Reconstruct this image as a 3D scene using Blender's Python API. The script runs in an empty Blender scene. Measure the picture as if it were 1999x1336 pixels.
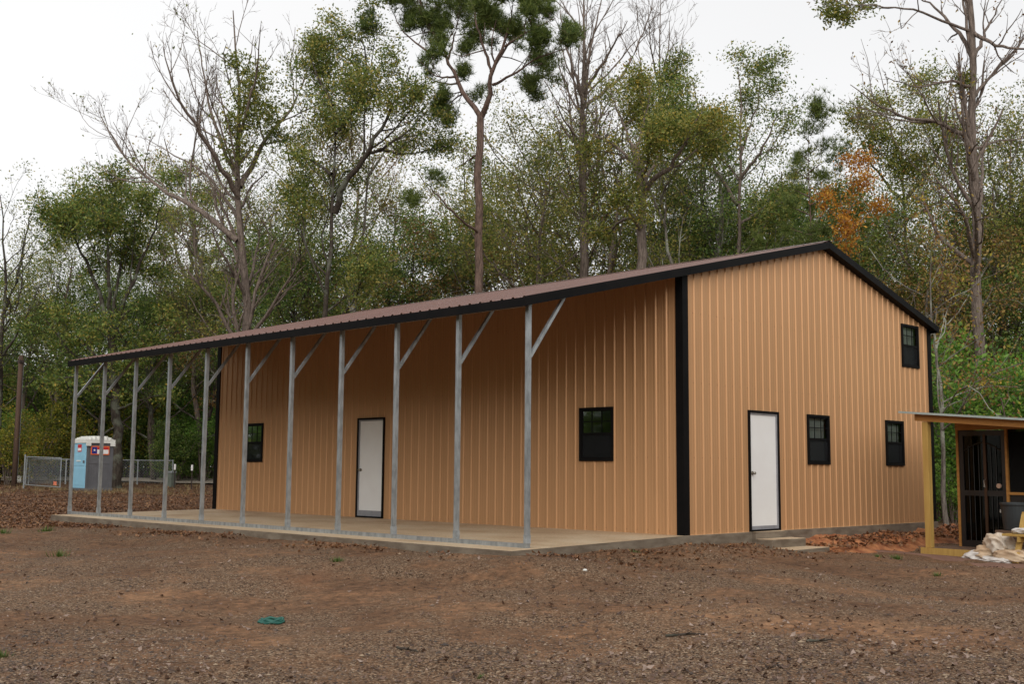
import bpy, math, random
import numpy as np
from mathutils import Matrix, Vector

# ------------------------------------------------------------------ camera, sky, sun, exposure
scene = bpy.context.scene
CAM = np.array([-15.385, -11.476, 1.038]); FPX = 2242.05
YAW, PITCH, ROLL = (math.radians(v) for v in (-44.785, 6.372, 0.466))
FW = np.array([-math.sin(YAW)*math.cos(PITCH), math.cos(YAW)*math.cos(PITCH), math.sin(PITCH)])
RT0 = np.array([math.cos(YAW), math.sin(YAW), 0.0]); UP0 = np.cross(RT0, FW)
RT = RT0*math.cos(ROLL)+UP0*math.sin(ROLL); UP = -RT0*math.sin(ROLL)+UP0*math.cos(ROLL)
cam_data = bpy.data.cameras.new('camera'); cam = bpy.data.objects.new('camera', cam_data)
scene.collection.objects.link(cam); scene.camera = cam
cam_data.sensor_width = 36.0; cam_data.lens = FPX/1999*36; cam_data.clip_start = 0.1; cam_data.clip_end = 2000
mw = Matrix.Identity(4)
for i in range(3):
    mw[i][0], mw[i][1], mw[i][2], mw[i][3] = RT[i], UP[i], -FW[i], CAM[i]
cam.matrix_world = mw

SUN_EL, SUN_AZ = math.radians(31), math.radians(226)      # soft light from behind the camera
world = bpy.data.worlds.new('World'); scene.world = world; world.use_nodes = True
wn, wl = world.node_tree.nodes, world.node_tree.links
wn.clear()
wo = wn.new('ShaderNodeOutputWorld'); bg = wn.new('ShaderNodeBackground'); wl.new(bg.outputs[0], wo.inputs[0])
sky = wn.new('ShaderNodeTexSky'); sky.sky_type = 'NISHITA'; sky.sun_disc = False
sky.sun_elevation = SUN_EL; sky.sun_rotation = SUN_AZ
hs = wn.new('ShaderNodeHueSaturation'); hs.inputs['Saturation'].default_value = 0.12; hs.inputs['Value'].default_value = 1.0
wl.new(sky.outputs[0], hs.inputs['Color'])
tcw = wn.new('ShaderNodeTexCoord'); nzw = wn.new('ShaderNodeTexNoise'); nzw.inputs['Scale'].default_value = 1.3; nzw.inputs['Detail'].default_value = 3
wl.new(tcw.outputs['Generated'], nzw.inputs['Vector'])
crw = wn.new('ShaderNodeValToRGB'); crw.color_ramp.elements[0].position = 0.3; crw.color_ramp.elements[1].position = 0.7
crw.color_ramp.elements[0].color = (6.2, 6.22, 6.3, 1); crw.color_ramp.elements[1].color = (7.5, 7.5, 7.52, 1)
wl.new(nzw.outputs[0], crw.inputs[0])
mxw = wn.new('ShaderNodeMix'); mxw.data_type = 'RGBA'; mxw.inputs[0].default_value = 0.93      # cloud deck over the clear sky
wl.new(hs.outputs[0], mxw.inputs[6]); wl.new(crw.outputs[0], mxw.inputs[7]); wl.new(mxw.outputs[2], bg.inputs[0])
bg.inputs[1].default_value = 0.1

sun_d = bpy.data.lights.new('sun', 'SUN'); sun_d.energy = 1.5; sun_d.angle = math.radians(55); sun_d.color = (1.0, 0.95, 0.88)
sun = bpy.data.objects.new('sun', sun_d); scene.collection.objects.link(sun)
sd = Vector((math.sin(SUN_AZ)*math.cos(SUN_EL), math.cos(SUN_AZ)*math.cos(SUN_EL), math.sin(SUN_EL)))
sun.rotation_euler = sd.to_track_quat('Z', 'Y').to_euler(); sun.location = (0, -20, 40)
vs = scene.view_settings; vs.view_transform = 'Standard'; vs.look = 'None'; vs.exposure = 0.48; vs.gamma = 1.0; vs.use_curve_mapping = False
scene.cycles.max_bounces = 6; scene.cycles.diffuse_bounces = 3; scene.cycles.glossy_bounces = 2
scene.cycles.transmission_bounces = 4; scene.cycles.transparent_max_bounces = 8

# ------------------------------------------------------------------ helpers
COL = scene.collection
RNG = np.random.default_rng(7)
def at(u, v, depth):
    """point that the photograph shows at pixel (u, v), 'depth' metres in front of the camera"""
    return CAM + depth*(FW + RT*(u-999.5)/FPX + UP*(668-v)/FPX)
GC = np.array([(-15.4,-11.5,-.55),(-9,-5.2,-.52),(-8.6,-1.2,-.49),(-12,4,-.5),(-6.3,-1.5,-.40),(-4.3,-.35,-.125),(-2,-.25,-.13),(-.1,-.15,-.13),
    (1.2,-.3,-.15),(1.2,-1.2,-.33),(-2,-1.6,-.35),(2.4,-1.15,-.36),(3.2,-.9,-.37),(3,-3,-.45),(-1,-5,-.47),(5.2,-1.7,-.44),(5,-4,-.47),(8,-2,-.44),(9.2,-.3,-.2),(6,-.3,-.25),(4,-.2,-.25),
    (-4.35,3.5,-.14),(-4.35,7.3,-.15),(-4.35,11,-.18),(-4.4,14.8,-.2),(-6.5,7,-.33),(-7,13,-.28),(-2,15.5,-.16),(0,22,-.1),(6.5,35,.03),(2,30,-.03),(14,40,.16),(12,45,.26),(20,45,.26),(17,53,.38),(30,55,.36),(30,80,.6),
    (60,60,.4),(40,30,.1),(25,10,-.1),(15,-5,-.4),(30,-10,-.3),(80,20,0),(-30,20,-.3),(-10,40,.05),(-40,-40,-.6),(20,-40,-.5),(0,80,.6),(100,100,.8),(12,20,0),(4,7,-.3)])
def ground_z(x, y):
    x = np.asarray(x, float); y = np.asarray(y, float)
    d2 = (x[..., None]-GC[:, 0])**2+(y[..., None]-GC[:, 1])**2
    w = 1/(d2+.15)**1.5
    return (w*GC[:, 2]).sum(-1)/w.sum(-1)
def gz(x, y): return float(ground_z(np.array([x]), np.array([y]))[0])
def at_ground(u, depth):
    p = at(u, 918, depth); return (p[0], p[1], gz(p[0], p[1]))

def mesh_np(name, verts, faces, smooth=False, attr=None):
    """faces: list of int arrays (n, k)"""
    me = bpy.data.meshes.new(name); verts = np.asarray(verts, np.float32)
    me.vertices.add(len(verts)); me.vertices.foreach_set('co', verts.ravel())
    faces = [np.asarray(f, np.int32) for f in faces if len(f)]
    lt = np.concatenate([np.full(len(f), f.shape[1], np.int32) for f in faces]); lv = np.concatenate([f.ravel() for f in faces])
    me.loops.add(len(lv)); me.loops.foreach_set('vertex_index', lv)
    me.polygons.add(len(lt)); me.polygons.foreach_set('loop_start', (np.cumsum(lt)-lt).astype(np.int32))
    try: me.polygons.foreach_set('loop_total', lt)
    except Exception: pass
    me.polygons.foreach_set('use_smooth', np.full(len(lt), bool(smooth)))
    if attr is not None:
        a = me.attributes.new('tint', 'FLOAT', 'FACE'); a.data.foreach_set('value', np.asarray(attr, np.float32))
    me.update(calc_edges=True); me.validate()
    return me
def link(name, me, mat=None, parent=None, loc=None, rotz=None):
    o = bpy.data.objects.new(name, me); COL.objects.link(o)
    if mat is not None and me is not None and not me.materials: me.materials.append(mat)
    if parent is not None: o.parent = parent
    if loc is not None: o.location = loc
    if rotz is not None: o.rotation_euler[2] = rotz
    return o
def tag(o, label=None, cat=None, group=None, kind=None):
    if label: o['label'] = label
    if cat: o['category'] = cat
    if group: o['group'] = group
    if kind: o['kind'] = kind
    return o
def empty(name, loc=(0, 0, 0), rotz=0): return link(name, None, loc=loc, rotz=rotz)

class MB:
    def __init__(s): s.v = []; s.f = []
    def add(s, vs, fs):
        n = len(s.v); s.v += [tuple(map(float, v)) for v in vs]; s.f += [tuple(i+n for i in f) for f in fs]; return s
    def box(s, a, b):
        (x0, y0, z0), (x1, y1, z1) = [min(p, q) for p, q in zip(a, b)], [max(p, q) for p, q in zip(a, b)]
        return s.add([(x0,y0,z0),(x1,y0,z0),(x1,y1,z0),(x0,y1,z0),(x0,y0,z1),(x1,y0,z1),(x1,y1,z1),(x0,y1,z1)],
                     [(0,3,2,1),(4,5,6,7),(0,1,5,4),(1,2,6,5),(2,3,7,6),(3,0,4,7)])
    def bar(s, p, q, w, h, up=(0, 0, 1)):
        p, q, up = Vector(p), Vector(q), Vector(up); d = (q-p).normalized(); r = d.cross(up)
        if r.length < 1e-4: r = d.cross(Vector((1, 0, 0)))
        r.normalize(); u = r.cross(d).normalized(); r *= w/2; u *= h/2
        return s.add([p-r-u, p+r-u, p+r+u, p-r+u, q-r-u, q+r-u, q+r+u, q-r+u], [(0,1,2,3),(7,6,5,4),(0,4,5,1),(1,5,6,2),(2,6,7,3),(3,7,4,0)])
    def tube(s, pts, rad, n=8, cap=True):
        pts = [Vector(p) for p in pts]; rings = []
        for i, p in enumerate(pts):
            d = (pts[min(i+1, len(pts)-1)]-pts[max(i-1, 0)]).normalized(); r = d.cross(Vector((0.13, 0.21, 1)))
            if r.length < 1e-3: r = d.cross(Vector((1, 0, 0)))
            r.normalize(); u = r.cross(d); rr = rad[i] if hasattr(rad, '__len__') else rad
            rings.append([p+r*rr*math.cos(2*math.pi*k/n)+u*rr*math.sin(2*math.pi*k/n) for k in range(n)])
        fs = [(i*n+k, i*n+(k+1) % n, (i+1)*n+(k+1) % n, (i+1)*n+k) for i in range(len(pts)-1) for k in range(n)]
        if cap: fs += [tuple(range(n))[::-1], tuple((len(pts)-1)*n+k for k in range(n))]
        return s.add([v for r in rings for v in r], fs)
    def lathe(s, prof, n=20, c=(0, 0, 0), cap=True):
        m = len(prof); vs = [(c[0]+r*math.cos(2*math.pi*k/n), c[1]+r*math.sin(2*math.pi*k/n), c[2]+z) for r, z in prof for k in range(n)]
        fs = [(i*n+k, i*n+(k+1) % n, (i+1)*n+(k+1) % n, (i+1)*n+k) for i in range(m-1) for k in range(n)]
        if cap: fs += [tuple(range(n))[::-1], tuple((m-1)*n+k for k in range(n))]
        return s.add(vs, fs)
    def build(s, name, mat, parent=None, smooth=False, bevel=0, **kw):
        me = bpy.data.meshes.new(name); me.from_pydata(s.v, [], s.f); me.update()
        if smooth: me.polygons.foreach_set('use_smooth', [True]*len(me.polygons))
        o = link(name, me, mat, parent, **kw)
        if bevel:
            b = o.modifiers.new('bevel', 'BEVEL'); b.width = bevel; b.segments = 2; b.limit_method = 'ANGLE'
        return o

# ------------------------------------------------------------------ materials
def new_mat(name):
    m = bpy.data.materials.new(name); m.use_nodes = True; n = m.node_tree.nodes; n.clear()
    out = n.new('ShaderNodeOutputMaterial'); return m, n, m.node_tree.links, out
def c4(c): return (c[0], c[1], c[2], 1)
def ramp(n, stops):
    r = n.new('ShaderNodeValToRGB'); e = r.color_ramp.elements
    while len(e) < len(stops): e.new(0.5)
    for el, (p, c) in zip(e, stops): el.position = p; el.color = c4(c)
    return r
def noise(n, l, vec, scale, detail=4, rough=0.55, stretch=None):
    if stretch is not None:
        mp = n.new('ShaderNodeMapping'); mp.inputs['Scale'].default_value = stretch; l.new(vec, mp.inputs[0]); vec = mp.outputs[0]
    t = n.new('ShaderNodeTexNoise'); t.inputs['Scale'].default_value = scale; t.inputs['Detail'].default_value = detail; t.inputs['Roughness'].default_value = rough
    l.new(vec, t.inputs['Vector']); return t
def mix(n, l, fac, a, b):
    m = n.new('ShaderNodeMix'); m.data_type = 'RGBA'
    for sock, val in ((m.inputs[0], fac), (m.inputs[6], a), (m.inputs[7], b)):
        if isinstance(val, (int, float)): sock.default_value = val
        elif isinstance(val, tuple): sock.default_value = c4(val)
        else: l.new(val, sock)
    return m.outputs[2]
def pm(name, c1, c2=None, scale=4, rough=0.6, bump=0.0, bscale=40, metal=0.0, stretch=None, spec=0.5, detail=5, rvar=0.0, stops=(0.35, 0.65)):
    m, n, l, out = new_mat(name); p = n.new('ShaderNodeBsdfPrincipled'); l.new(p.outputs[0], out.inputs[0])
    p.inputs['Roughness'].default_value = rough; p.inputs['Metallic'].default_value = metal; p.inputs['Specular IOR Level'].default_value = spec
    tc = n.new('ShaderNodeTexCoord')
    if c2 is None: c2 = tuple(v*0.88 for v in c1)
    t = noise(n, l, tc.outputs['Object'], scale, detail, stretch=stretch); r = ramp(n, [(stops[0], c1), (stops[1], c2)])
    l.new(t.outputs[0], r.inputs[0]); l.new(r.outputs[0], p.inputs['Base Color'])
    if rvar:
        mr = n.new('ShaderNodeMapRange'); mr.inputs[3].default_value = rough-rvar; mr.inputs[4].default_value = rough+rvar
        l.new(t.outputs[0], mr.inputs[0]); l.new(mr.outputs[0], p.inputs['Roughness'])
    if bump:
        t2 = noise(n, l, tc.outputs['Object'], bscale, 4, stretch=stretch); b = n.new('ShaderNodeBump')
        b.inputs['Strength'].default_value = bump; b.inputs['Distance'].default_value = 0.02
        l.new(t2.outputs[0], b.inputs['Height']); l.new(b.outputs[0], p.inputs['Normal'])
    return m
def leaf_mat(name, stops, trans=0.4):
    m, n, l, out = new_mat(name)
    a = n.new('ShaderNodeAttribute'); a.attribute_name = 'tint'
    tc = n.new('ShaderNodeTexCoord'); t = noise(n, l, tc.outputs['Object'], 0.45, 3)
    ad = n.new('ShaderNodeMath'); ad.operation = 'MULTIPLY_ADD'; ad.inputs[1].default_value = 0.9; ad.inputs[2].default_value = -0.45
    l.new(t.outputs[0], ad.inputs[0])
    s = n.new('ShaderNodeMath'); s.operation = 'ADD'; s.use_clamp = True; l.new(ad.outputs[0], s.inputs[0]); l.new(a.outputs['Fac'], s.inputs[1])
    r = ramp(n, stops); l.new(s.outputs[0], r.inputs[0])
    p = n.new('ShaderNodeBsdfPrincipled'); p.inputs['Roughness'].default_value = 0.5; p.inputs['Specular IOR Level'].default_value = 0.3
    tr = n.new('ShaderNodeBsdfTranslucent'); l.new(r.outputs[0], p.inputs['Base Color']); l.new(r.outputs[0], tr.inputs[0])
    ms = n.new('ShaderNodeMixShader'); ms.inputs[0].default_value = trans; l.new(p.outputs[0], ms.inputs[1]); l.new(tr.outputs[0], ms.inputs[2]); l.new(ms.outputs[0], out.inputs[0])
    return m
def bark_mat(name, c1, c2, lichen=None):
    m, n, l, out = new_mat(name); p = n.new('ShaderNodeBsdfPrincipled'); l.new(p.outputs[0], out.inputs[0]); p.inputs['Roughness'].default_value = 0.9; p.inputs['Specular IOR Level'].default_value = 0.2
    tc = n.new('ShaderNodeTexCoord'); t = noise(n, l, tc.outputs['Object'], 6, 6, 0.65, (3, 3, 0.5)); r = ramp(n, [(0.36, c1), (0.64, c2)]); l.new(t.outputs[0], r.inputs[0]); c = r.outputs[0]
    if lichen:
        t3 = noise(n, l, tc.outputs['Object'], 1.6, 5, 0.6); r3 = ramp(n, [(0.50, (0, 0, 0)), (0.60, (1, 1, 1))]); l.new(t3.outputs[0], r3.inputs[0]); c = mix(n, l, r3.outputs[0], c, lichen)
    l.new(c, p.inputs['Base Color'])
    b = n.new('ShaderNodeBump'); b.inputs['Strength'].default_value = 0.8; b.inputs['Distance'].default_value = 0.05; l.new(t.outputs[0], b.inputs['Height']); l.new(b.outputs[0], p.inputs['Normal'])
    return m
M = {}
M['tan'] = pm('tan_metal', (.56, .315, .158), (.52, .29, .143), 0.8, 0.42, 0.04, 3, metal=0.27, stretch=(1, 1, .25), spec=0.3)
M['black'] = pm('black_trim', (.006, .006, .0065), (.009, .008, .008), 3, 0.5, spec=0.06)
M['brown'] = pm('brown_roof', (.17, .083, .064), (.14, .07, .054), 1.2, 0.27, spec=0.6)
M['galv'] = pm('galvanized_steel', (.44, .47, .49), (.27, .29, .30), 14, 0.42, metal=0.55, stretch=(1, 1, .35), rvar=.1)
M['dull_galv'] = pm('weathered_galvanized', (.40, .43, .45), (.27, .29, .30), 9, 0.5, metal=0.4)
M['white_door'] = pm('white_door', (.80, .80, .79), (.76, .75, .74), 2, 0.45)
M['grey_frame'] = pm('grey_door_frame', (.30, .30, .32), (.24, .24, .26), 5, 0.5)
M['nickel'] = pm('nickel', (.38, .35, .31), (.30, .27, .24), 9, 0.3, metal=0.9)
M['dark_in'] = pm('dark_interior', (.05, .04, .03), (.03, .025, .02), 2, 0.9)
M['screw'] = pm('screw', (.36, .2, .1), (.3, .16, .08), 9, 0.5)
def glass_mat(name, tint, refl):
    m, n, l, out = new_mat(name); t = n.new('ShaderNodeBsdfTransparent'); t.inputs[0].default_value = c4(tint)
    g = n.new('ShaderNodeBsdfGlossy'); g.inputs['Roughness'].default_value = 0.04; g.inputs[0].default_value = (.95, 1, .97, 1)
    f = n.new('ShaderNodeFresnel'); f.inputs[0].default_value = 1.5
    mu = n.new('ShaderNodeMath'); mu.operation = 'MULTIPLY'; mu.inputs[1].default_value = refl; mu.use_clamp = True; l.new(f.outputs[0], mu.inputs[0])
    ms = n.new('ShaderNodeMixShader'); l.new(mu.outputs[0], ms.inputs[0]); l.new(t.outputs[0], ms.inputs[1]); l.new(g.outputs[0], ms.inputs[2]); l.new(ms.outputs[0], out.inputs[0])
    return m
M['glass'] = glass_mat('window_glass', (.72, .76, .73), 1.3)
def screen_mat(name, col, alpha):
    m, n, l, out = new_mat(name); t = n.new('ShaderNodeBsdfTransparent'); d = n.new('ShaderNodeBsdfDiffuse'); d.inputs[0].default_value = c4(col)
    ms = n.new('ShaderNodeMixShader'); ms.inputs[0].default_value = alpha; l.new(t.outputs[0], ms.inputs[1]); l.new(d.outputs[0], ms.inputs[2]); l.new(ms.outputs[0], out.inputs[0]); return m
M['screen'] = screen_mat('insect_screen', (.02, .021, .023), 0.72)

def concrete_mat():
    m, n, l, out = new_mat('concrete'); p = n.new('ShaderNodeBsdfPrincipled'); l.new(p.outputs[0], out.inputs[0]); p.inputs['Roughness'].default_value = 0.75
    tc = n.new('ShaderNodeTexCoord'); t = noise(n, l, tc.outputs['Object'], 1.1, 6, 0.6, (1, .6, 1)); r = ramp(n, [(0.3, (.38, .255, .15)), (0.5, (.50, .37, .235)), (0.72, (.58, .47, .33))]); l.new(t.outputs[0], r.inputs[0])
    t2 = noise(n, l, tc.outputs['Object'], 30, 4); r2 = ramp(n, [(0.35, (.8, .8, .8)), (0.7, (1.1, 1.1, 1.1))]); l.new(t2.outputs[0], r2.inputs[0])
    mm = n.new('ShaderNodeMix'); mm.data_type = 'RGBA'; mm.blend_type = 'MULTIPLY'; mm.inputs[0].default_value = 1; l.new(r.outputs[0], mm.inputs[6]); l.new(r2.outputs[0], mm.inputs[7])
    # formed side faces get a darker, mottled grey-brown than the top
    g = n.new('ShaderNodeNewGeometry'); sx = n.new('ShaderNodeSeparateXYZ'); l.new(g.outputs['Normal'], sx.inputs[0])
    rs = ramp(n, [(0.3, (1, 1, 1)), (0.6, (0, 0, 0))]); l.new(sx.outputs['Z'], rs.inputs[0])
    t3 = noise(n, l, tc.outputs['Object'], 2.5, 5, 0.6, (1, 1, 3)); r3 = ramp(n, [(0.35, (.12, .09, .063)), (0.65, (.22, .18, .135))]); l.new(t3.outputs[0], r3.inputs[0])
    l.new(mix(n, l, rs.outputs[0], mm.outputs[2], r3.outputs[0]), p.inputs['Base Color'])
    b = n.new('ShaderNodeBump'); b.inputs['Strength'].default_value = 0.25; b.inputs['Distance'].default_value = 0.01; l.new(t2.outputs[0], b.inputs['Height']); l.new(b.outputs[0], p.inputs['Normal'])
    return m
M['concrete'] = concrete_mat()

def ground_mat():
    m, n, l, out = new_mat('dirt_and_gravel'); p = n.new('ShaderNodeBsdfPrincipled'); l.new(p.outputs[0], out.inputs[0]); p.inputs['Roughness'].default_value = 0.95; p.inputs['Specular IOR Level'].default_value = 0.15
    tc = n.new('ShaderNodeTexCoord'); v = tc.outputs['Object']
    a = noise(n, l, v, 0.5, 7, 0.68); ra = ramp(n, [(0.28, (.095, .052, .031)), (0.43, (.165, .090, .051)), (0.56, (.235, .128, .070)), (0.72, (.34, .195, .108))]); l.new(a.outputs[0], ra.inputs[0])
    b = noise(n, l, v, 9, 6, 0.7); rb = ramp(n, [(0.30, (.35, .35, .35)), (0.5, (.95, .95, .95)), (0.70, (1.7, 1.6, 1.5))]); l.new(b.outputs[0], rb.inputs[0])
    mm = n.new('ShaderNodeMix'); mm.data_type = 'RGBA'; mm.blend_type = 'MULTIPLY'; mm.inputs[0].default_value = 1; l.new(ra.outputs[0], mm.inputs[6]); l.new(rb.outputs[0], mm.inputs[7])
    vo = n.new('ShaderNodeTexVoronoi'); vo.inputs['Scale'].default_value = 62; l.new(v, vo.inputs['Vector'])
    rv = ramp(n, [(0.0, (.025, .018, .014)), (0.3, (.085, .052, .032)), (0.6, (.20, .115, .066)), (0.82, (.27, .18, .115)), (0.98, (.40, .30, .205))])
    sp = n.new('ShaderNodeSeparateColor'); l.new(vo.outputs['Color'], sp.inputs[0]); l.new(sp.outputs[0], rv.inputs[0])
    g = noise(n, l, v, 0.8, 5, 0.6); rg = ramp(n, [(0.42, (.10, .10, .10)), (0.58, (.92, .92, .92))]); l.new(g.outputs[0], rg.inputs[0])
    c = mix(n, l, rg.outputs[0], mm.outputs[2], rv.outputs[0])
    # clay patches
    k = noise(n, l, v, 0.33, 5, 0.62); rk = ramp(n, [(0.60, (0, 0, 0)), (0.70, (.6, .6, .6))]); l.new(k.outputs[0], rk.inputs[0]); c = mix(n, l, rk.outputs[0], c, (.25, .118, .06))
    # fallen-leaf cover under the trees at the back of the lot
    sx = n.new('ShaderNodeSeparateXYZ'); l.new(v, sx.inputs[0]); ry = n.new('ShaderNodeMapRange'); ry.inputs[1].default_value = 14; ry.inputs[2].default_value = 24; l.new(sx.outputs['Y'], ry.inputs[0])
    v2 = n.new('ShaderNodeTexVoronoi'); v2.inputs['Scale'].default_value = 9; l.new(v, v2.inputs['Vector']); s2 = n.new('ShaderNodeSeparateColor'); l.new(v2.outputs['Color'], s2.inputs[0])
    rl = ramp(n, [(0.0, (.05, .028, .018)), (0.5, (.13, .066, .04)), (0.8, (.20, .115, .07)), (1.0, (.28, .19, .13))]); l.new(s2.outputs[0], rl.inputs[0])
    mu = n.new('ShaderNodeMath'); mu.operation = 'MULTIPLY'; mu.inputs[1].default_value = 0.75; l.new(ry.outputs[0], mu.inputs[0]); c = mix(n, l, mu.outputs[0], c, rl.outputs[0])
    l.new(c, p.inputs['Base Color'])
    bp = n.new('ShaderNodeBump'); bp.inputs['Strength'].default_value = 1.0; bp.inputs['Distance'].default_value = 0.04
    ad = n.new('ShaderNodeMath'); ad.operation = 'ADD'; l.new(b.outputs[0], ad.inputs[0]); l.new(sp.outputs[1], ad.inputs[1])
    l.new(ad.outputs[0], bp.inputs['Height']); l.new(bp.outputs[0], p.inputs['Normal'])
    return m
M['ground'] = ground_mat()
M['bark_brown'] = bark_mat('brown_bark', (.085, .066, .055), (.24, .19, .16))
M['bark_grey'] = bark_mat('grey_lichen_bark', (.09, .078, .066), (.25, .22, .19), (.33, .34, .28))
M['bark_dark'] = bark_mat('dark_bark', (.03, .024, .019), (.085, .068, .055), (.13, .135, .105))
M['bark_pine'] = bark_mat('pine_bark', (.075, .05, .04), (.20, .135, .108))
M['leaf_olive'] = leaf_mat('olive_leaves', [(0.0, (0.076, 0.105, 0.022)), (0.4, (0.164, 0.200, 0.041)), (0.75, (0.271, 0.283, 0.065)), (1.0, (0.435, 0.348, 0.092))])
M['leaf_green'] = leaf_mat('green_leaves', [(0.0, (0.044, 0.088, 0.020)), (0.45, (0.104, 0.177, 0.038)), (0.8, (0.192, 0.275, 0.059)), (1.0, (0.296, 0.345, 0.084))])
M['leaf_yellow'] = leaf_mat('yellow_green_leaves', [(0.0, (0.081, 0.112, 0.017)), (0.4, (0.193, 0.224, 0.031)), (0.8, (0.344, 0.315, 0.043)), (1.0, (0.528, 0.344, 0.051))])
M['leaf_orange'] = leaf_mat('orange_leaves', [(0.0, (.26, .09, .015)), (0.5, (.50, .20, .025)), (1.0, (.62, .34, .05))])
M['leaf_rust'] = leaf_mat('rust_brown_leaves', [(0.0, (0.108, 0.061, 0.025)), (0.5, (0.261, 0.135, 0.048)), (1.0, (0.369, 0.261, 0.074))])
M['leaf_bright'] = leaf_mat('bright_green_leaves', [(0.0, (0.058, 0.147, 0.020)), (0.5, (0.138, 0.284, 0.037)), (1.0, (0.255, 0.392, 0.067))])
M['needle'] = leaf_mat('pine_needles', [(0.0, (.05, .085, .018)), (0.5, (.115, .165, .035)), (1.0, (.21, .24, .06))], 0.35)
M['litter'] = leaf_mat('fallen_leaves', [(0.0, (.045, .026, .018)), (0.35, (.11, .062, .042)), (0.7, (.19, .12, .088)), (1.0, (.36, .27, .22))], 0.1)
M['litter_red'] = leaf_mat('red_brown_fallen_leaves', [(0.0, (.05, .024, .014)), (0.5, (.16, .07, .032)), (1.0, (.28, .15, .07))], 0.1)
M['pebble'] = leaf_mat('gravel_stones', [(0.0, (.045, .031, .024)), (0.5, (.13, .082, .053)), (0.85, (.20, .132, .085)), (1.0, (.32, .235, .155))], 0.0)
M['straw'] = leaf_mat('dry_grass', [(0.0, (.16, .11, .05)), (1.0, (.32, .24, .12))], 0.1)
M['grass'] = leaf_mat('grass_blades', [(0.0, (.05, .09, .015)), (1.0, (.12, .17, .04))], 0.2)

# ------------------------------------------------------------------ ground and road
def axis(fine0, fine1, step, lo, hi):
    c = list(np.arange(fine0, fine1, step)); s = step; x = c[-1]
    while x < hi: s *= 1.22; x += s; c.append(x)
    s = step; x = c[0]; pre = []
    while x > lo: s *= 1.22; x -= s; pre.append(x)
    return np.array(pre[::-1]+c)
def vnoise(x, y, seed, freq):
    r = np.random.default_rng(seed); t = r.random((128, 128)); x = x*freq; y = y*freq
    xi, yi = np.floor(x).astype(int), np.floor(y).astype(int); fx, fy = x-xi, y-yi; fx = fx*fx*(3-2*fx); fy = fy*fy*(3-2*fy)
    g = lambda i, j: t[(xi+i) % 128, (yi+j) % 128]
    return (g(0,0)*(1-fx)+g(1,0)*fx)*(1-fy)+(g(0,1)*(1-fx)+g(1,1)*fx)*fy-.5
def ground_rough(x, y):
    return .05*vnoise(x, y, 1, .8)+.032*vnoise(x, y, 2, 2.3)+.018*vnoise(x, y, 3, 6.1)
def in_slab(x, y): return (x > -4.25) & (x < 9.2) & (y > -.25) & (y < 14.75)
def surf_z(x, y):
    x = np.asarray(x, float); y = np.asarray(y, float)
    return ground_z(x, y)+ground_rough(x, y)*np.where(in_slab(x, y), 0, 1)
gx = axis(-13, 9, .11, -400, 700); gy = axis(-9, 12, .11, -400, 700)
X, Y = np.meshgrid(gx, gy, indexing='ij'); Z = surf_z(X, Y)
nx, ny = X.shape; idx = np.arange(nx*ny).reshape(nx, ny)
q = np.stack([idx[:-1, :-1], idx[1:, :-1], idx[1:, 1:], idx[:-1, 1:]], -1).reshape(-1, 4)
g_ob = link('ground', mesh_np('ground', np.stack([X, Y, Z], -1).reshape(-1, 3), [q], True), M['ground']); tag(g_ob, kind='structure')

M['asphalt'] = pm('pale_asphalt', (.40, .34, .28), (.33, .28, .235), 1.5, 0.9, 0.2, 60)
rd_c = at(150, 934, 60); rd_dir = RT0[:2]*math.cos(.05)+np.array([-RT0[1], RT0[0]])*math.sin(.05)
rv = []
for k in np.linspace(-70, 130, 101):
    for w in (-2.6, 2.6):
        px, py = rd_c[0]+rd_dir[0]*k-rd_dir[1]*w, rd_c[1]+rd_dir[1]*k+rd_dir[0]*w
        rv.append((px, py, gz(px, py)+.10+(.10 if w > 0 else 0)))
road = MB().add(rv, [(2*i, 2*i+2, 2*i+3, 2*i+1)[::-1] for i in range(100)]).build('road', M['asphalt']); tag(road, kind='structure')

# ------------------------------------------------------------------ concrete slab (porch slopes away from the wall)
W, D, L = 9.076, 14.72, 3.664
slab = MB()
pts = [(-4.19, -.22, -.062), (0, -.055, -.004), (9.11, -.055, -.004), (9.11, D+.03, -.004), (0, D+.03, -.004), (-4.19, D-.05, -.062)]
xs = [p[:2] for p in pts]
slab.add([p for p in pts]+[(x, y, -.62) for x, y in xs], [(0, 1, 4, 5), (1, 2, 3, 4)]+[(i, i+6, (i+1) % 6+6, (i+1) % 6) for i in range(6)])
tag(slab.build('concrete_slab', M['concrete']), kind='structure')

# ------------------------------------------------------------------ metal building
HW, XR, ZR, SL = 4.26, 4.55, 5.52, 0.2405                  # wall height, ridge x, ridge z, lean-to side slope
SLR = (ZR-4.285)/(9.19-XR)
def roof_z(x): return ZR-(XR-x)*SL if x <= XR else ZR-(x-XR)*SLR
bld = empty('metal_building'); tag(bld, 'tan ribbed metal building with black trim, brown roof and open lean-to porch', 'building')
PITCHR = 0.2286
def rib_profile(u0, u1):
    """(u, out) points of a ribbed sheet: a tall rib every 9 inches and two low ones between"""
    pts = [(u0, 0)]; k = math.floor(u0/PITCHR)-1
    while k*PITCHR < u1+.3:
        c = k*PITCHR+.114
        for du, h in ((-.032, 0), (-.015, .019), (.015, .019), (.032, 0), (.077-.012, 0), (.077, .004), (.077+.012, 0), (.152-.012, 0), (.152, .004), (.152+.012, 0)):
            if u0+1e-4 < c+du < u1-1e-4: pts.append((c+du, h))
        k += 1
    return sorted(pts+[(u1, 0)])
def interp_h(prof, u):
    for (a, ha), (b, hb) in zip(prof, prof[1:]):
        if a <= u <= b: return ha+(hb-ha)*(u-a)/max(b-a, 1e-9)
    return 0
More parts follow.
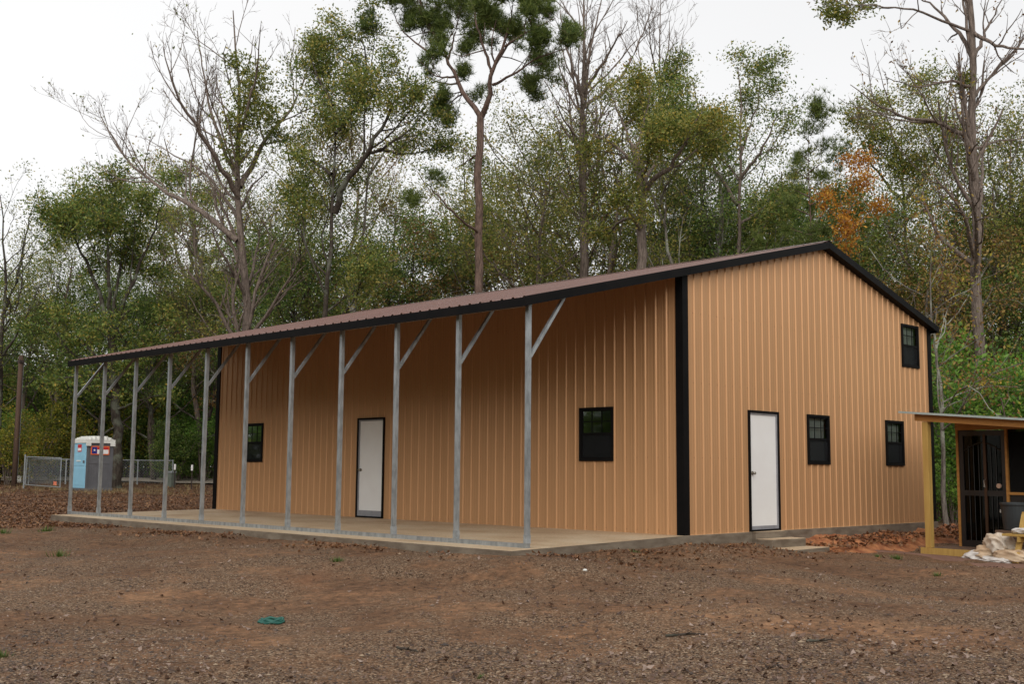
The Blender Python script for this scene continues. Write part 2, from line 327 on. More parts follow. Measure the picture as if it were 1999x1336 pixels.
def wall_sheets(origin, udir, ndir, length, top, openings, z0=-.035, parent=bld):
    u = 0
    while u < length-.01:
        u1 = min(u+PITCHR*4, length); prof = rib_profile(u, u1); cuts = sorted({c for o in openings for c in o[:2] if u < c < u1})
        if top is not None and u < XR < u1 and abs(udir[0]) > .5: cuts.append(XR)
        pr = sorted(prof+[(c, interp_h(prof, c)) for c in cuts]); mb = MB()
        for (a, ha), (b, hb) in zip(pr, pr[1:]):
            if b-a < 1e-6: continue
            mid = (a+b)/2; segs = [(z0, None)]
            for (o0, o1, oz0, oz1) in openings:
                if o0 < mid < o1: segs = [(z0, oz0), (oz1, None)]
            for (s0, s1) in segs:
                if s1 is not None and s1 <= s0: continue
                P = lambda uu, h, z: (origin[0]+udir[0]*uu+ndir[0]*h, origin[1]+udir[1]*uu+ndir[1]*h, z)
                ta, tb = (s1, s1) if s1 is not None else (top(a), top(b))
                mb.add([P(a, ha, s0), P(b, hb, s0), P(b, hb, tb), P(a, ha, ta)], [(0, 1, 2, 3)])
        mb.build('wall_panel', M['tan'], parent)
        u = u1
DOOR_G = (1.885, 2.855, -.035, 2.13); WIN_G = [(3.847, 4.646, 1.192, 2.133), (6.922, 7.694, 1.192, 2.133), (7.743, 8.516, 3.307, 4.236)]
DOOR_S = (7.844, 8.782, -.035, 2.14); WIN_S = [(1.483, 2.274, 1.206, 2.154), (12.535, 13.325, 1.182, 2.122)]
ins = lambda o, d=.03: (o[0]+d, o[1]-d, o[2]+d if o[2] > 0 else o[2], o[3]-d)
wall_sheets((0, 0), (1, 0), (0, -1), W, lambda u: roof_z(u)-.05, [ins(DOOR_G)]+[ins(w) for w in WIN_G])
wall_sheets((0, 0), (0, 1), (-1, 0), D, lambda u: roof_z(0)-.05, [ins(DOOR_S)]+[ins(w) for w in WIN_S])
wall_sheets((W, 0), (0, 1), (1, 0), D, lambda u: roof_z(W)-.05, [])
wall_sheets((0, D), (1, 0), (0, 1), W, lambda u: roof_z(u)-.05, [])
# four dark-coloured walls standing inside the room, well back from the sheets
inner = MB(); e = .12
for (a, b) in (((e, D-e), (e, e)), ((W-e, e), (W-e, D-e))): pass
inner.add([(1.2, 3, 0), (1.2, D-1, 0), (W-1, D-1, 0), (W-1, 3, 0), (1.2, 3, 3.9), (1.2, D-1, 3.9), (W-1, D-1, 3.9), (W-1, 3, 3.9)], [(0, 1, 5, 4), (1, 2, 6, 5), (2, 3, 7, 6), (3, 0, 4, 7)])
inner.build('interior_partition', M['dark_in'], bld)
# screws in rows
sc = MB()
for z in (.06, 1.27, 2.52, 3.7):
    for k in range(1, 39):
        u = k*PITCHR+.06
        if any(o[0]-.04 < u < o[1]+.04 and o[2]-.04 < z < o[3]+.04 for o in [DOOR_G]+WIN_G): continue
        sc.box((u-.006, -.01, z-.006), (u+.006, 0, z+.006))
    for k in range(1, 63):
        u = k*PITCHR+.06
        if any(o[0]-.04 < u < o[1]+.04 and o[2]-.04 < z < o[3]+.04 for o in [DOOR_S]+WIN_S): continue
        sc.box((-.01, u-.006, z-.006), (0, u+.006, z+.006))
so = sc.build('panel_screws', M['screw'], bld); so['kind'] = 'stuff'
# corner trims
def corner(x, y, sx, sy, top, z0=-.055):
    w, t = .125, .028
    MB().box((x+sx*t, y+sy*t, z0), (x-sx*w, y+sy*.004, top)).box((x+sx*t, y+sy*.003, z0), (x+sx*.004, y-sy*w, top)).build('corner_trim', M['black'], bld)
for cx, cy, sx, sy in ((0, 0, -1, -1), (W, 0, 1, -1), (0, D, -1, 1), (W, D, 1, 1)):
    corner(cx, cy, sx, sy, roof_z(cx)-.11)
# roof sheets, ribs running down the slope
YA, YB, XE, XQ = -.14, D+.14, -3.87, 9.21
def roof_sheets(xa, xb):
    y = YA
    while y < YB-.01:
        y1 = min(y+PITCHR*4, YB); pr = rib_profile(y, y1); mb = MB()
        for (a, ha), (b, hb) in zip(pr, pr[1:]):
            if b-a < 1e-6: continue
            q = [(xa, a, roof_z(xa)+ha), (xb, a, roof_z(xb)+ha), (xb, b, roof_z(xb)+hb), (xa, b, roof_z(xa)+hb)]
            mb.add(q+[(p[0], p[1], p[2]-.004) for p in q], [(0, 1, 2, 3) if xa < xb else (3, 2, 1, 0), (7, 6, 5, 4), (0, 4, 5, 1), (2, 6, 7, 3), (3, 7, 4, 0), (1, 5, 6, 2)])
        mb.build('roof_panel', M['brown'], bld)
        y = y1
roof_sheets(XE, XR); roof_sheets(XR, XQ)
MB().add([(XR-.16, YA-.02, roof_z(XR-.16)+.026), (XR, YA-.02, ZR+.035), (XR+.16, YA-.02, roof_z(XR+.16)+.026), (XR-.16, YB+.02, roof_z(XR-.16)+.026), (XR, YB+.02, ZR+.035), (XR+.16, YB+.02, roof_z(XR+.16)+.026)],
         [(0, 1, 4, 3), (1, 2, 5, 4)]).build('ridge_cap', M['brown'], bld)
# rake and eave trims (boxed black fascia)
def rake(x0, x1, y0, y1, name='rake_trim'):
    z = lambda x, d: roof_z(x)-d
    vs = [(x0, y0, z(x0, .128)), (x1, y0, z(x1, .128)), (x1, y0, z(x1, -.010)), (x0, y0, z(x0, -.010)), (x0, y1, z(x0, .128)), (x1, y1, z(x1, .128)), (x1, y1, z(x1, -.010)), (x0, y1, z(x0, -.010))]
    MB().add(vs, [(0, 1, 2, 3), (7, 6, 5, 4), (0, 4, 5, 1), (1, 5, 6, 2), (2, 6, 7, 3), (3, 7, 4, 0)]).build(name, M['black'], bld)
for (x0, x1) in ((XE-.012, 0.0), (0.004, XR), (XR+.004, XQ+.012)):
    rake(x0, x1, YA-.03, YA+.01); rake(x0, x1, YB-.01, YB+.03)
for (x0, x1) in ((0.03, XR), (XR+.004, W)):                       # soffit lip between rake and wall
    z = lambda x, d: roof_z(x)-d
    MB().add([(x0, YA+.012, z(x0, .126)), (x1, YA+.012, z(x1, .126)), (x1, -.004, z(x1, .126)), (x0, -.004, z(x0, .126)), (x0, YA+.012, z(x0, .11)), (x1, YA+.012, z(x1, .11)), (x1, -.004, z(x1, .11)), (x0, -.004, z(x0, .11))],
             [(3, 2, 1, 0), (4, 5, 6, 7), (0, 1, 5, 4), (1, 2, 6, 5), (2, 3, 7, 6), (3, 0, 4, 7)]).build('soffit', M['black'], bld)
MB().box((XE-.01, YA+.012, roof_z(XE)-.132), (XE+.03, YB-.012, roof_z(XE)-.006)).build('eave_trim', M['black'], bld)
MB().box((XQ-.03, YA+.012, roof_z(XQ)-.132), (XQ+.01, YB-.012, roof_z(XQ)-.006)).build('eave_trim', M['black'], bld)
# porch frame
NP, SP = 11, 1.488
T = .0635
MB().box((-L-T/2, -.03, -.058), (-L+T/2, (NP-1)*SP+.05, .006)).build('base_rail', M['galv'], bld)
MB().box((-L-T/2, -.04, roof_z(-L)-.145), (-L+T/2, (NP-1)*SP+.05, roof_z(-L)-.145+T)).build('header_rail', M['galv'], bld)
for i in range(NP):
    y = i*SP
    po = MB().box((-L-T/2, y-T/2, .0075), (-L+T/2, y+T/2, roof_z(-L)-.147)).build('porch_post', M['galv'], bld)
    MB().box((-L-T/2-.005, y-T/2-.005, .0075), (-L+T/2+.005, y+T/2+.005, .13)).build('post_sleeve', M['dull_galv'], po)
    zb = roof_z(-2.93)-.12
    MB().bar((-L+.03, y, 2.66), (-2.90, y, zb+.02), .045, .05, up=(0, 1, 0)).build('knee_brace', M['galv'], bld)
    MB().bar((-L+.04, y, roof_z(-L+.04)-.075), (-.06, y, roof_z(-.06)-.075), T, T, up=(0, 0, 1)).build('rafter', M['dull_galv'], bld)
for x in (-2.9, -1.9, -.9):
    MB().bar((x, .0, roof_z(x)-.024), (x, D, roof_z(x)-.024), .09, .034).build('purlin', M['dull_galv'], bld)

# windows and doors, in a local frame: u along the wall, n outwards
def frame_pt(o, ud, nd): return lambda u, n, z: (o[0]+ud[0]*u+nd[0]*n, o[1]+ud[1]*u+nd[1]*n, z)
def lbox(mb, F, u0, u1, n0, n1, z0, z1):
    a, b = F(u0, n0, z0), F(u1, n1, z1); return mb.box(a, b)
M['blind'] = pm('window_blind', (.62, .64, .61), (.50, .52, .50), 30, .8, stretch=(3, 3, .05))
M['dark_glass'] = glass_mat('dark_window_glass', (.3, .3, .3), .45)
def window(F, o, blind=True):
    gl = M['glass'] if blind else M['dark_glass']
    u0, u1, z0, z1 = o; fr = MB(); w = .05
    lbox(fr, F, u0, u1, -.02, .036, z1-w, z1); lbox(fr, F, u0, u1, -.02, .036, z0, z0+w)
    lbox(fr, F, u0, u0+w, -.02, .0355, z0+w, z1-w); lbox(fr, F, u1-w, u1, -.02, .0355, z0+w, z1-w)
    win = fr.build('window', M['black'], bld)
    if blind:
        bl = MB(); lbox(bl, F, u0+.03, u1-.03, -.09, -.08, z0+.03, z1-.03); bl.build('blind', M['blind'], win)
    zm = z0+(z1-z0)*.505; a, b, c, d = u0+w, u1-w, z0+w, z1-w
    s = MB(); lbox(s, F, a, b, -.012, .02, zm-.022, zm+.022)
    lbox(s, F, a, b, -.012, .012, d-.018, d); lbox(s, F, a, b, -.012, .014, c, c+.02)
    for k in (0, 1): x = (a, b-.018)[k]; lbox(s, F, x, x+.018, -.012, .011, c+.02, d-.018)
    s.build('sash', M['black'], win)
    mu = MB(); hm = (zm+.022+d)/2
    for k in (1, 2): x = a+(b-a)*k/3; lbox(mu, F, x-.008, x+.008, -.004, .008, zm+.022, d-.018)
    lbox(mu, F, a, b, -.0035, .0075, hm-.008, hm+.008); mu.build('muntin', M['black'], win)
    for i in range(3):
        for j in range(2):
            p = MB(); x0, x1 = a+(b-a)*i/3, a+(b-a)*(i+1)/3; y0, y1 = (zm+.02, hm) if j == 0 else (hm, d-.01)
            p.add([F(x0, 0, y0), F(x1, 0, y0), F(x1, 0, y1), F(x0, 0, y1)], [(0, 1, 2, 3)]).build('pane', gl, win)
    MB().add([F(a, -.006, c), F(b, -.006, c), F(b, -.006, zm), F(a, -.006, zm)], [(0, 1, 2, 3)]).build('pane', gl, win)
    MB().add([F(a, .009, c), F(b, .009, c), F(b, .009, zm-.01), F(a, .009, zm-.01)], [(0, 1, 2, 3)]).build('insect_screen', M['screen'], win)
def door(F, o, knob_u, sweep):
    u0, u1, z0, z1 = o; w = .04; tr = MB()
    lbox(tr, F, u0, u0+w, -.02, .034, z0-.02, z1); lbox(tr, F, u1-w, u1, -.02, .034, z0-.02, z1); lbox(tr, F, u0+w, u1-w, -.02, .0335, z1-w, z1)
    a, b = u0+w, u1-w; jm = MB(); j = .03
    lbox(jm, F, a, a+j*.6, -.05, .014, .012, z1-w); lbox(jm, F, b-j, b, -.05, .014, .012, z1-w); lbox(jm, F, a, b, -.05, .0135, z1-w-j, z1-w)
    th = MB(); lbox(th, F, a, b, -.06, .05, -.002, .03)
    lf = MB(); lbox(lf, F, a+j*.6, b-j, -.055, -.004, .09, z1-w-j)
    sw = MB(); lbox(sw, F, a+j*.6, b-j, -.05, .004, .03, .09+sweep)
    dr = lf.build('door', M['white_door'], bld, bevel=.003)
    tr.build('door_trim', M['black'], dr); jm.build('door_frame', M['grey_frame'], dr); th.build('threshold', M['black'], dr); sw.build('door_sweep', M['grey_frame'], dr)
    c = F(knob_u, 0, 1.02); n = Vector(F(0, 1, 0))-Vector(F(0, 0, 0)); k = MB(); c = Vector(c)
    k.tube([c-n*.004, c+n*.008], .033, 14); k.tube([c+n*.008, c+n*.035, c+n*.04, c+n*.058, c+n*.07], [.012, .012, .026, .030, .018], 14)
    k.build('knob', M['nickel'], dr, smooth=False)
FG, FS = frame_pt((0, 0), (1, 0), (0, -1)), frame_pt((0, 0), (0, 1), (-1, 0))
for w in WIN_G: window(FG, w)
for w in WIN_S: window(FS, w, w[0] > 5)
door(FG, DOOR_G, DOOR_G[0]+.12, 0.0); door(FS, DOOR_S, DOOR_S[1]-.12, .06)

# concrete steps at the gable door
def step(x0, x1, y0, y1, top, label):
    r = np.random.default_rng(int(x1*100)); j = lambda: float(r.normal(0, .006))
    vs = [(x+j(), y+j(), z+j()*.6) for z in (-.62, top) for (x, y) in ((x0, y0), (x1, y0), (x1, y1), (x0, y1))]
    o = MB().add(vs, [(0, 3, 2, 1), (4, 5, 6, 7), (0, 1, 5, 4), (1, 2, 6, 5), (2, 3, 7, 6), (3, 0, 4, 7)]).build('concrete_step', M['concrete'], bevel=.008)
    tag(o, label, 'step', 'concrete steps at the gable door')
step(1.90, 2.84, -.14, -.057, .0, 'narrow concrete sill block directly under the white gable door')
step(1.90, 2.98, -.46, -.142, -.118, 'upper concrete step below the white gable door')
step(1.88, 3.02, -.90, -.45, -.262, 'lowest concrete step, half buried in dirt below the gable door')
# ------------------------------------------------------------------ trees
def unit(v): return v/np.maximum(np.linalg.norm(v, axis=-1, keepdims=True), 1e-9)
def tubes(P, R, n):
    nb, k, _ = P.shape; t = np.gradient(P, axis=1); t = unit(t)
    ref = np.where(np.abs(t[..., 2:3]) > .9, np.array([1., .2, 0]), np.array([.1, .15, 1.])); a = unit(np.cross(t, ref)); b = np.cross(t, a)
    th = np.arange(n)*2*np.pi/n
    V = P[:, :, None]+R[:, :, None, None]*(a[:, :, None]*np.cos(th)[:, None]+b[:, :, None]*np.sin(th)[:, None])
    i = np.arange(nb*k*n).reshape(nb, k, n); j = np.roll(i, -1, 2)
    return V.reshape(-1, 3), np.stack([i[:, :-1], j[:, :-1], j[:, 1:], i[:, 1:]], -1).reshape(-1, 4)
def resample(pts, rad, k):
    pts = np.array(pts, float); s = np.r_[0, np.cumsum(np.linalg.norm(np.diff(pts, axis=0), axis=1))]; u = np.linspace(0, s[-1], k)
    p = np.stack([np.interp(u, s, pts[:, c]) for c in range(3)], -1)
    for _ in range(2): p[1:-1] = (p[:-2]+2*p[1:-1]+p[2:])/4
    return p, np.interp(u, [0, s[-1]], rad)
def sprout(P, R, per_m, lf, ang, gn, up, k, r, tmin=.2, rf=.55, rend=.35, maxn=40, rmin=.006):
    seg = np.linalg.norm(np.diff(P, axis=1), axis=-1); Ln = seg.sum(1); cnt = np.minimum(np.maximum(1, r.poisson(per_m*Ln)), maxn)
    b = np.repeat(np.arange(len(P)), cnt); t = tmin+(1-tmin)*r.random(len(b))**.75; x = t*(P.shape[1]-1); i = np.minimum(x.astype(int), P.shape[1]-2); f = (x-i)[:, None]
    base = P[b, i]*(1-f)+P[b, i+1]*f; rad = R[b, i]*(1-f[:, 0])+R[b, i+1]*f[:, 0]; d = unit(P[b, i+1]-P[b, i])
    perp = unit(np.cross(d, r.normal(size=(len(b), 3)))); a = r.uniform(ang[0], ang[1], len(b))[:, None]; d = unit(d*np.cos(a)+perp*np.sin(a))
    le = np.clip(Ln[b], .5, 9)*r.uniform(lf[0], lf[1], len(b))*(1.1-.55*t); out = np.zeros((len(b), k, 3)); out[:, 0] = base
    for s in range(1, k):
        d = unit(d+r.normal(size=d.shape)*gn+np.array([0, 0, up])); out[:, s] = out[:, s-1]+d*(le/(k-1))[:, None]
    r0 = np.maximum(np.minimum(rad*rf, le*.03+.006), rmin); R2 = r0[:, None]*np.linspace(1, rend, k)[None]
    return out, R2
def leaf_cloud(P, n, spread, size, r, asp=.5, tlow=.25):
    b = r.integers(0, len(P), n); t = (tlow+(1-tlow)*r.random(n))*(P.shape[1]-1); i = np.minimum(t.astype(int), P.shape[1]-2); f = (t-i)[:, None]
    c = P[b, i]*(1-f)+P[b, i+1]*f+r.normal(size=(n, 3))*spread*np.array([1, 1, .7])
    d = unit(r.normal(size=(n, 3))+np.array([0, 0, -.35])); s = unit(np.cross(d, r.normal(size=(n, 3)))); z = size*r.uniform(.55, 1.25, n)[:, None]
    V = np.stack([c-d*z*.5, c+s*z*asp*.5, c+d*z*.5, c-s*z*asp*.5], 1).reshape(-1, 3)
    return V, np.arange(4*n).reshape(-1, 4)
def needle_cloud(P, n, size, r, per=11):
    b = r.integers(0, len(P), n); t = (.35+.65*r.random(n))*(P.shape[1]-1); i = np.minimum(t.astype(int), P.shape[1]-2); f = (t-i)[:, None]
    c = P[b, i]*(1-f)+P[b, i+1]*f; ax = unit(P[b, -1]-P[b, -2]+np.array([0, 0, .4])); c = c+r.normal(size=c.shape)*.13; c = np.repeat(c, per, 0); ax = np.repeat(ax, per, 0)
    d = unit(ax*.55+r.normal(size=c.shape)*.65); s = unit(np.cross(d, r.normal(size=c.shape))); z = size*r.uniform(.7, 1.2, len(c))[:, None]
    V = np.stack([c-s*.010, c+s*.010, c+d*z], 1).reshape(-1, 3)
    return V, np.arange(3*len(c)).reshape(-1, 3)
def tree_mesh(name, limbs, levels, r, bark, leaf=None, nleaf=0, lsize=.1, spread=.25, kind='leaf', asp=.5, sides=(9, 6, 4, 3, 3), leaf_from=1, skip=0):
    """limbs: list of (points, r0, r1); levels: list of sprout keyword dicts. Returns trunk mesh and crown mesh (local coords)."""
    V, F, nv = [], [], 0
    def put(v, f):
        nonlocal nv
        V.append(v); F.append(f+nv); nv += len(v)
    LP, LR = [], []
    for pts, r0, r1 in limbs:
        p, R = resample(pts, (r0, r1), 14); p[1:-1] += r.normal(size=(12, 3))*min(.06, r0*.35); LP.append(p); LR.append(R)
        put(*tubes(p[None], R[None], sides[0]))
    P, R = np.array(LP)[skip:], np.array(LR)[skip:]; allP = []
    for li, lv in enumerate(levels):
        lv = dict(lv); P, R = sprout(P, R, r=r, **lv); put(*tubes(P, R, sides[min(li+1, len(sides)-1)])); allP.append(P)
    tm = mesh_np(name+'_trunk', np.concatenate(V), [np.concatenate(F)], True); tm.materials.append(bark); cm = None
    if nleaf:
        src = allP[-1] if leaf_from == 1 else np.concatenate([p[:, :: max(1, (p.shape[1]-1)//(allP[-1].shape[1]-1))][:, :allP[-1].shape[1]] for p in allP[-leaf_from:]])
        v, f = leaf_cloud(src, nleaf, spread, lsize, r, asp) if kind == 'leaf' else needle_cloud(src, nleaf, lsize, r)
        cl = r.random(max(1, nleaf//40)); ti = np.clip(np.repeat(cl, 40)[:len(f)] if kind == 'leaf' and len(cl)*40 >= len(f) else r.random(len(f)), 0, 1)
        ti = np.clip(.5+.42*(r.normal(size=len(f))), 0, 1)
        cm = mesh_np(name+'_crown', v, [f], False, ti); cm.materials.append(leaf)
    return tm, cm
def place_tree(name, tm, cms, label, loc, group=None, rotz=0, scale=1, cat='tree'):
    e = empty(name, loc, rotz); e.scale = (scale,)*3; tag(e, label, cat, group)
    link('trunk', tm, parent=e)
    for cm in (cms if isinstance(cms, (list, tuple)) else [cms]):
        if cm is not None: link('crown', cm, parent=e)
    return e
LV_FINE = [dict(per_m=.85, lf=(.3, .68), ang=(.5, 1.2), gn=.24, up=.05, k=7, tmin=.3, rf=.5), dict(per_m=1.7, lf=(.3, .6), ang=(.4, 1.0), gn=.25, up=.06, k=6, tmin=.2, rf=.55), dict(per_m=2.6, lf=(.3, .6), ang=(.4, 1.0), gn=.25, up=.05, k=4, tmin=.15, rf=.6, rmin=.008)]
LV_BARE = [dict(per_m=.8, lf=(.3, .55), ang=(.4, .9), gn=.13, up=.10, k=8, tmin=.25, rf=.55), dict(per_m=1.7, lf=(.3, .6), ang=(.35, .8), gn=.14, up=.09, k=6, tmin=.2, rf=.6), dict(per_m=2.6, lf=(.3, .6), ang=(.35, .8), gn=.15, up=.07, k=5, tmin=.15, rf=.6, rmin=.009), dict(per_m=2.4, lf=(.3, .6), ang=(.4, .8), gn=.15, up=.06, k=3, tmin=.2, rf=.7, rmin=.007)]
LV_BARE1 = [dict(LV_BARE[0], per_m=1.15, lf=(.3, .6)), dict(LV_BARE[1], per_m=2.0), dict(LV_BARE[2], per_m=2.8), dict(LV_BARE[3], per_m=2.0)]
LV_PINE = [dict(per_m=1.1, lf=(.3, .5), ang=(.6, 1.2), gn=.18, up=.10, k=6, tmin=.35, rf=.5), dict(per_m=2.4, lf=(.3, .55), ang=(.5, 1.0), gn=.2, up=.16, k=5, tmin=.3, rf=.55)]
def hero(name, label, depth, limbs_px, levels, seed, bark, crowns, cat='tree', clumps=(), clump_leaf='leaf_olive', group=None):
    """limbs in photograph pixels (u, v[, extra depth]); the first one is the trunk and is carried down to the ground"""
    r = np.random.default_rng(seed); s = depth/FPX; u0 = limbs_px[0][0][0][0]
    base = np.array(at_ground(u0, depth)); limbs = []
    for li, (pts, w0, w1) in enumerate(limbs_px):
        pp = []
        for q in pts:
            dz = q[2] if len(q) > 2 else 0.
            pp.append(at(q[0], q[1], depth+dz)-base)
        if li == 0: pp = [np.array([pp[0][0]*.15, pp[0][1]*.15, -.25])]+pp
        limbs.append((pp, w0*s/2, w1*s/2*(1 if len(pts) > 3 and li == 0 and w1 > 8 else .4)))
    V = None; trunk, cm = None, []
    if not crowns: crowns = [None]
    st = r.bit_generator.state
    for c in crowns:
        r.bit_generator.state = st
        kw = dict(c) if c else {}; kw.setdefault('leaf_from', 1 if kw.get('kind') == 'needle' else 2)
        t, k = tree_mesh(name, limbs, levels, r, bark, **kw)
        if trunk is None: trunk = t
        if k is not None: cm.append(k)
    if clumps:
        C = np.concatenate([np.repeat((at(u, v, depth)-base)[None], n, 0)+r.normal(size=(n, 3))*rad*s*.75 for u, v, rad, n in clumps])
        v, f = leaf_cloud(np.stack([C, C+.01], 1), len(C)*2, .05, .12, r); m_ = mesh_np(name+'_clumps', v, [f], False, np.clip(.45+.3*r.normal(size=len(f)), 0, 1)); m_.materials.append(M[clump_leaf]); cm.append(m_)
    return place_tree(name, trunk, cm, label, tuple(base), group, cat=cat)
O_ = lambda leaf, n, size=.11, spread=.25, **k: dict(leaf=M[leaf], nleaf=n, lsize=size, spread=spread, **k)

# --- trees that can be told apart in the photograph
hero('bare_tree', 'tall bare tree with spreading twiggy crown left of the leaning oak, above the porch roof', 42,
     [([(487, 640), (472, 480), (466, 380), (470, 250, .5), (462, 120, .8), (455, 20, 1)], 26, 5), ([(464, 470), (430, 440), (385, 405, 1), (330, 385, 2), (262, 330, 3), (215, 265, 3.4), (192, 215, 3.6)], 13, 3),
      ([(466, 385), (430, 330, -1), (390, 260, -2), (340, 180, -3), (318, 90, -3.5)], 12, 3), ([(464, 350), (425, 270, .5), (400, 170, 1), (385, 60, 1.5)], 9, 2.5), ([(468, 365), (495, 320, 1), (520, 270, 2), (580, 200, 3), (610, 100, 4)], 12, 3),
      ([(470, 430), (440, 390, 2), (395, 330, 4), (330, 300, 5), (285, 270, 6)], 9, 2.5), ([(468, 260), (500, 150, -1), (510, 40, -2)], 7, 2)],
     LV_BARE1, 11, M['bark_brown'], [O_('leaf_olive', 450, .12, .18)], clumps=[(462, 300, 28, 600), (470, 240, 30, 900), (485, 190, 26, 700), (500, 150, 24, 600), (455, 120, 14, 250), (520, 220, 22, 500)])
hero('leaning_oak', 'dark forked oak with airy olive crown left of the tall pine, above the porch roof', 41,
     [([(632, 585), (650, 480), (654, 420), (648, 330, .4), (660, 250, .8), (652, 190, 1)], 17, 5), ([(654, 415), (672, 360, -.5), (705, 310, -1), (730, 275, -1.4), (770, 210, -1.8), (800, 130, -2)], 14, 4), ([(648, 340), (620, 320, 1), (560, 290, 2), (540, 250, 2.5)], 7, 3),
      ([(706, 310), (745, 290, -1), (800, 255, -1.5), (830, 220, -2)], 8, 3), ([(655, 260), (700, 200, 1), (720, 120, 1.5), (690, 40, 2)], 8, 3), ([(650, 205), (620, 150, .5), (600, 90, 1)], 6, 2.5)],
     LV_FINE, 23, M['bark_dark'], [O_('leaf_olive', 30000, .115, .26), O_('leaf_green', 9000, .115, .2)])
hero('grey_trunk_tree', 'slim grey trunk with rusty hanging leaves just right of the forked dark oak', 45,
     [([(690, 560), (705, 470), (722, 380), (718, 300), (730, 200)], 12, 5), ([(716, 350), (760, 280, 1), (800, 240, 1)], 6, 3), ([(720, 300), (690, 240, 1), (660, 190, 2)], 5, 2)], LV_FINE, 31, M['bark_grey'], [O_('leaf_rust', 5000, .11, .25), O_('leaf_olive', 7000, .11, .25)])
hero('tall_pine', 'tall pine with bare straight reddish trunk and needle tufts rising above the roof', 40,
     [([(934, 590), (935, 450), (934, 300), (938, 225)], 20, 14), ([(938, 228), (915, 195, .4), (890, 150, .8), (865, 95, 1.2), (835, 40, 1.5), (815, -10, 1.8)], 11, 4), ([(940, 228), (958, 185, -.4), (958, 140, -.6), (985, 90, -1), (1000, 10, -1.2)], 12, 5),
      ([(962, 165), (1010, 140, -1), (1050, 110, -1.4), (1105, 95, -1.6)], 6, 3), ([(870, 110), (825, 95, 1), (785, 60, 1.4), (765, 20, 1.6)], 6, 3), ([(960, 140), (940, 80, .5), (925, 20, .8), (910, -30, 1)], 7, 3), ([(890, 150, .8), (850, 150, -.5), (820, 120, -1)], 5, 2.5), ([(958, 140, -.6), (1010, 60, .5), (1060, 20, 1)], 6, 3), ([(905, 180, .5), (880, 200, 1.5), (868, 232, 2)], 4, 2), ([(985, 90, -1), (1040, 55, -2), (1085, 35, -2.4)], 5, 2.5), ([(875, 115, 1), (890, 60, 2), (900, 10, 2.5)], 5, 2.5), ([(935, 300), (905, 320, 1), (890, 328, 1.3)], 5, 2.5), ([(934, 455), (900, 430, -1), (870, 400, -1.5), (830, 355, -2)], 6, 3)],
     [dict(per_m=1.6, lf=(.3, .6), ang=(.6, 1.2), gn=.2, up=.08, k=6, tmin=.2, rf=.5, maxn=12), dict(per_m=2.2, lf=(.45, .8), ang=(.6, 1.2), gn=.22, up=.1, k=5, tmin=.2, rf=.55), dict(per_m=2.2, lf=(.5, .9), ang=(.5, 1.1), gn=.2, up=.14, k=4, tmin=.2, rf=.6)], 5, M['bark_pine'], [O_('needle', 8200, .24, .1, kind='needle', skip=1)])
hero('bare_top_tree', 'tall tree with bare branching top, right of the tall pine', 47,
     [([(1140, 540), (1138, 400), (1140, 260), (1142, 140), (1142, 30), (1140, -40)], 30, 5), ([(1140, 190), (1110, 110, 1), (1095, 20, 2)], 8, 3), ([(1140, 180), (1185, 110, -1), (1225, 40, -2)], 8, 3), ([(1140, 210), (1215, 150, 1), (1260, 60, 2), (1275, 0, 2)], 8, 3), ([(1142, 150), (1160, 60, 0), (1180, -30, 0)], 6, 3)],
     [dict(LV_BARE1[0], per_m=1.5, tmin=.5)]+LV_BARE1[1:], 44, M['bark_brown'], [])
hero('bare_crowned_tree', 'slender bare tree with fine upswept twigs above the broken oak', 50,
     [([(1300, 560), (1292, 420), (1288, 280), (1286, 170), (1288, 60), (1290, 0)], 13, 3), ([(1288, 250), (1255, 150, 1), (1240, 60, 1.5)], 5, 2), ([(1287, 230), (1320, 140, -1), (1335, 60, -1.5)], 5, 2), ([(1286, 180), (1305, 90, 1), (1310, 30, 1)], 4, 2), ([(1286, 170), (1268, 80, -1), (1265, 10, -1)], 4, 2)],
     [dict(LV_BARE1[0], per_m=1.5, tmin=.35)]+LV_BARE1[1:], 45, M['bark_brown'], [])
hero('broken_top_oak', 'stout oak with snapped-off trunk amid olive leaves above the roof', 41,
     [([(1248, 545), (1256, 430), (1252, 370), (1240, 310), (1238, 285)], 22, 17), ([(1256, 380), (1275, 345, -.5), (1310, 330, -1), (1345, 265, -1.5), (1375, 200, -2)], 12, 4), ([(1242, 320), (1205, 300, 1), (1165, 295, 1.5)], 9, 4), ([(1252, 365), (1290, 300, 1), (1310, 220, 2)], 8, 3), ([(1240, 300), (1210, 230, 1), (1190, 170, 2)], 7, 3), ([(1240, 300), (1262, 220, .5), (1270, 150, 1)], 7, 3)],
     LV_FINE, 52, M['bark_brown'], [O_('leaf_olive', 24000, .115, .3), O_('leaf_yellow', 5000, .11, .25)])
hero('mossy_leaning_trunk', 'pale lichen-covered trunk leaning left beside the broken oak', 42.5, [([(1322, 530), (1305, 470), (1290, 420), (1280, 395), (1262, 350, .5)], 15, 8), ([(1285, 410), (1300, 360, -1), (1330, 320, -1.5)], 6, 3)], LV_FINE[:2], 61, M['bark_grey'], [O_('leaf_olive', 2500, .11, .35)])
hero('olive_oak', 'full olive-green oak right of the broken oak, above the roof', 46,
     [([(1440, 530), (1438, 420), (1445, 330), (1450, 220), (1440, 130)], 15, 5), ([(1440, 400), (1395, 330, 1), (1370, 240, 2), (1350, 150, 2.5)], 8, 3), ([(1444, 350), (1490, 290, -1), (1520, 220, -1.5)], 8, 3), ([(1446, 300), (1480, 200, 1), (1485, 150, 1.4)], 7, 3), ([(1440, 440), (1500, 400, 1), (1530, 370, 1)], 6, 3)],
     LV_FINE, 71, M['bark_brown'], [O_('leaf_olive', 22000, .12, .3), O_('leaf_green', 12000, .12, .3)])
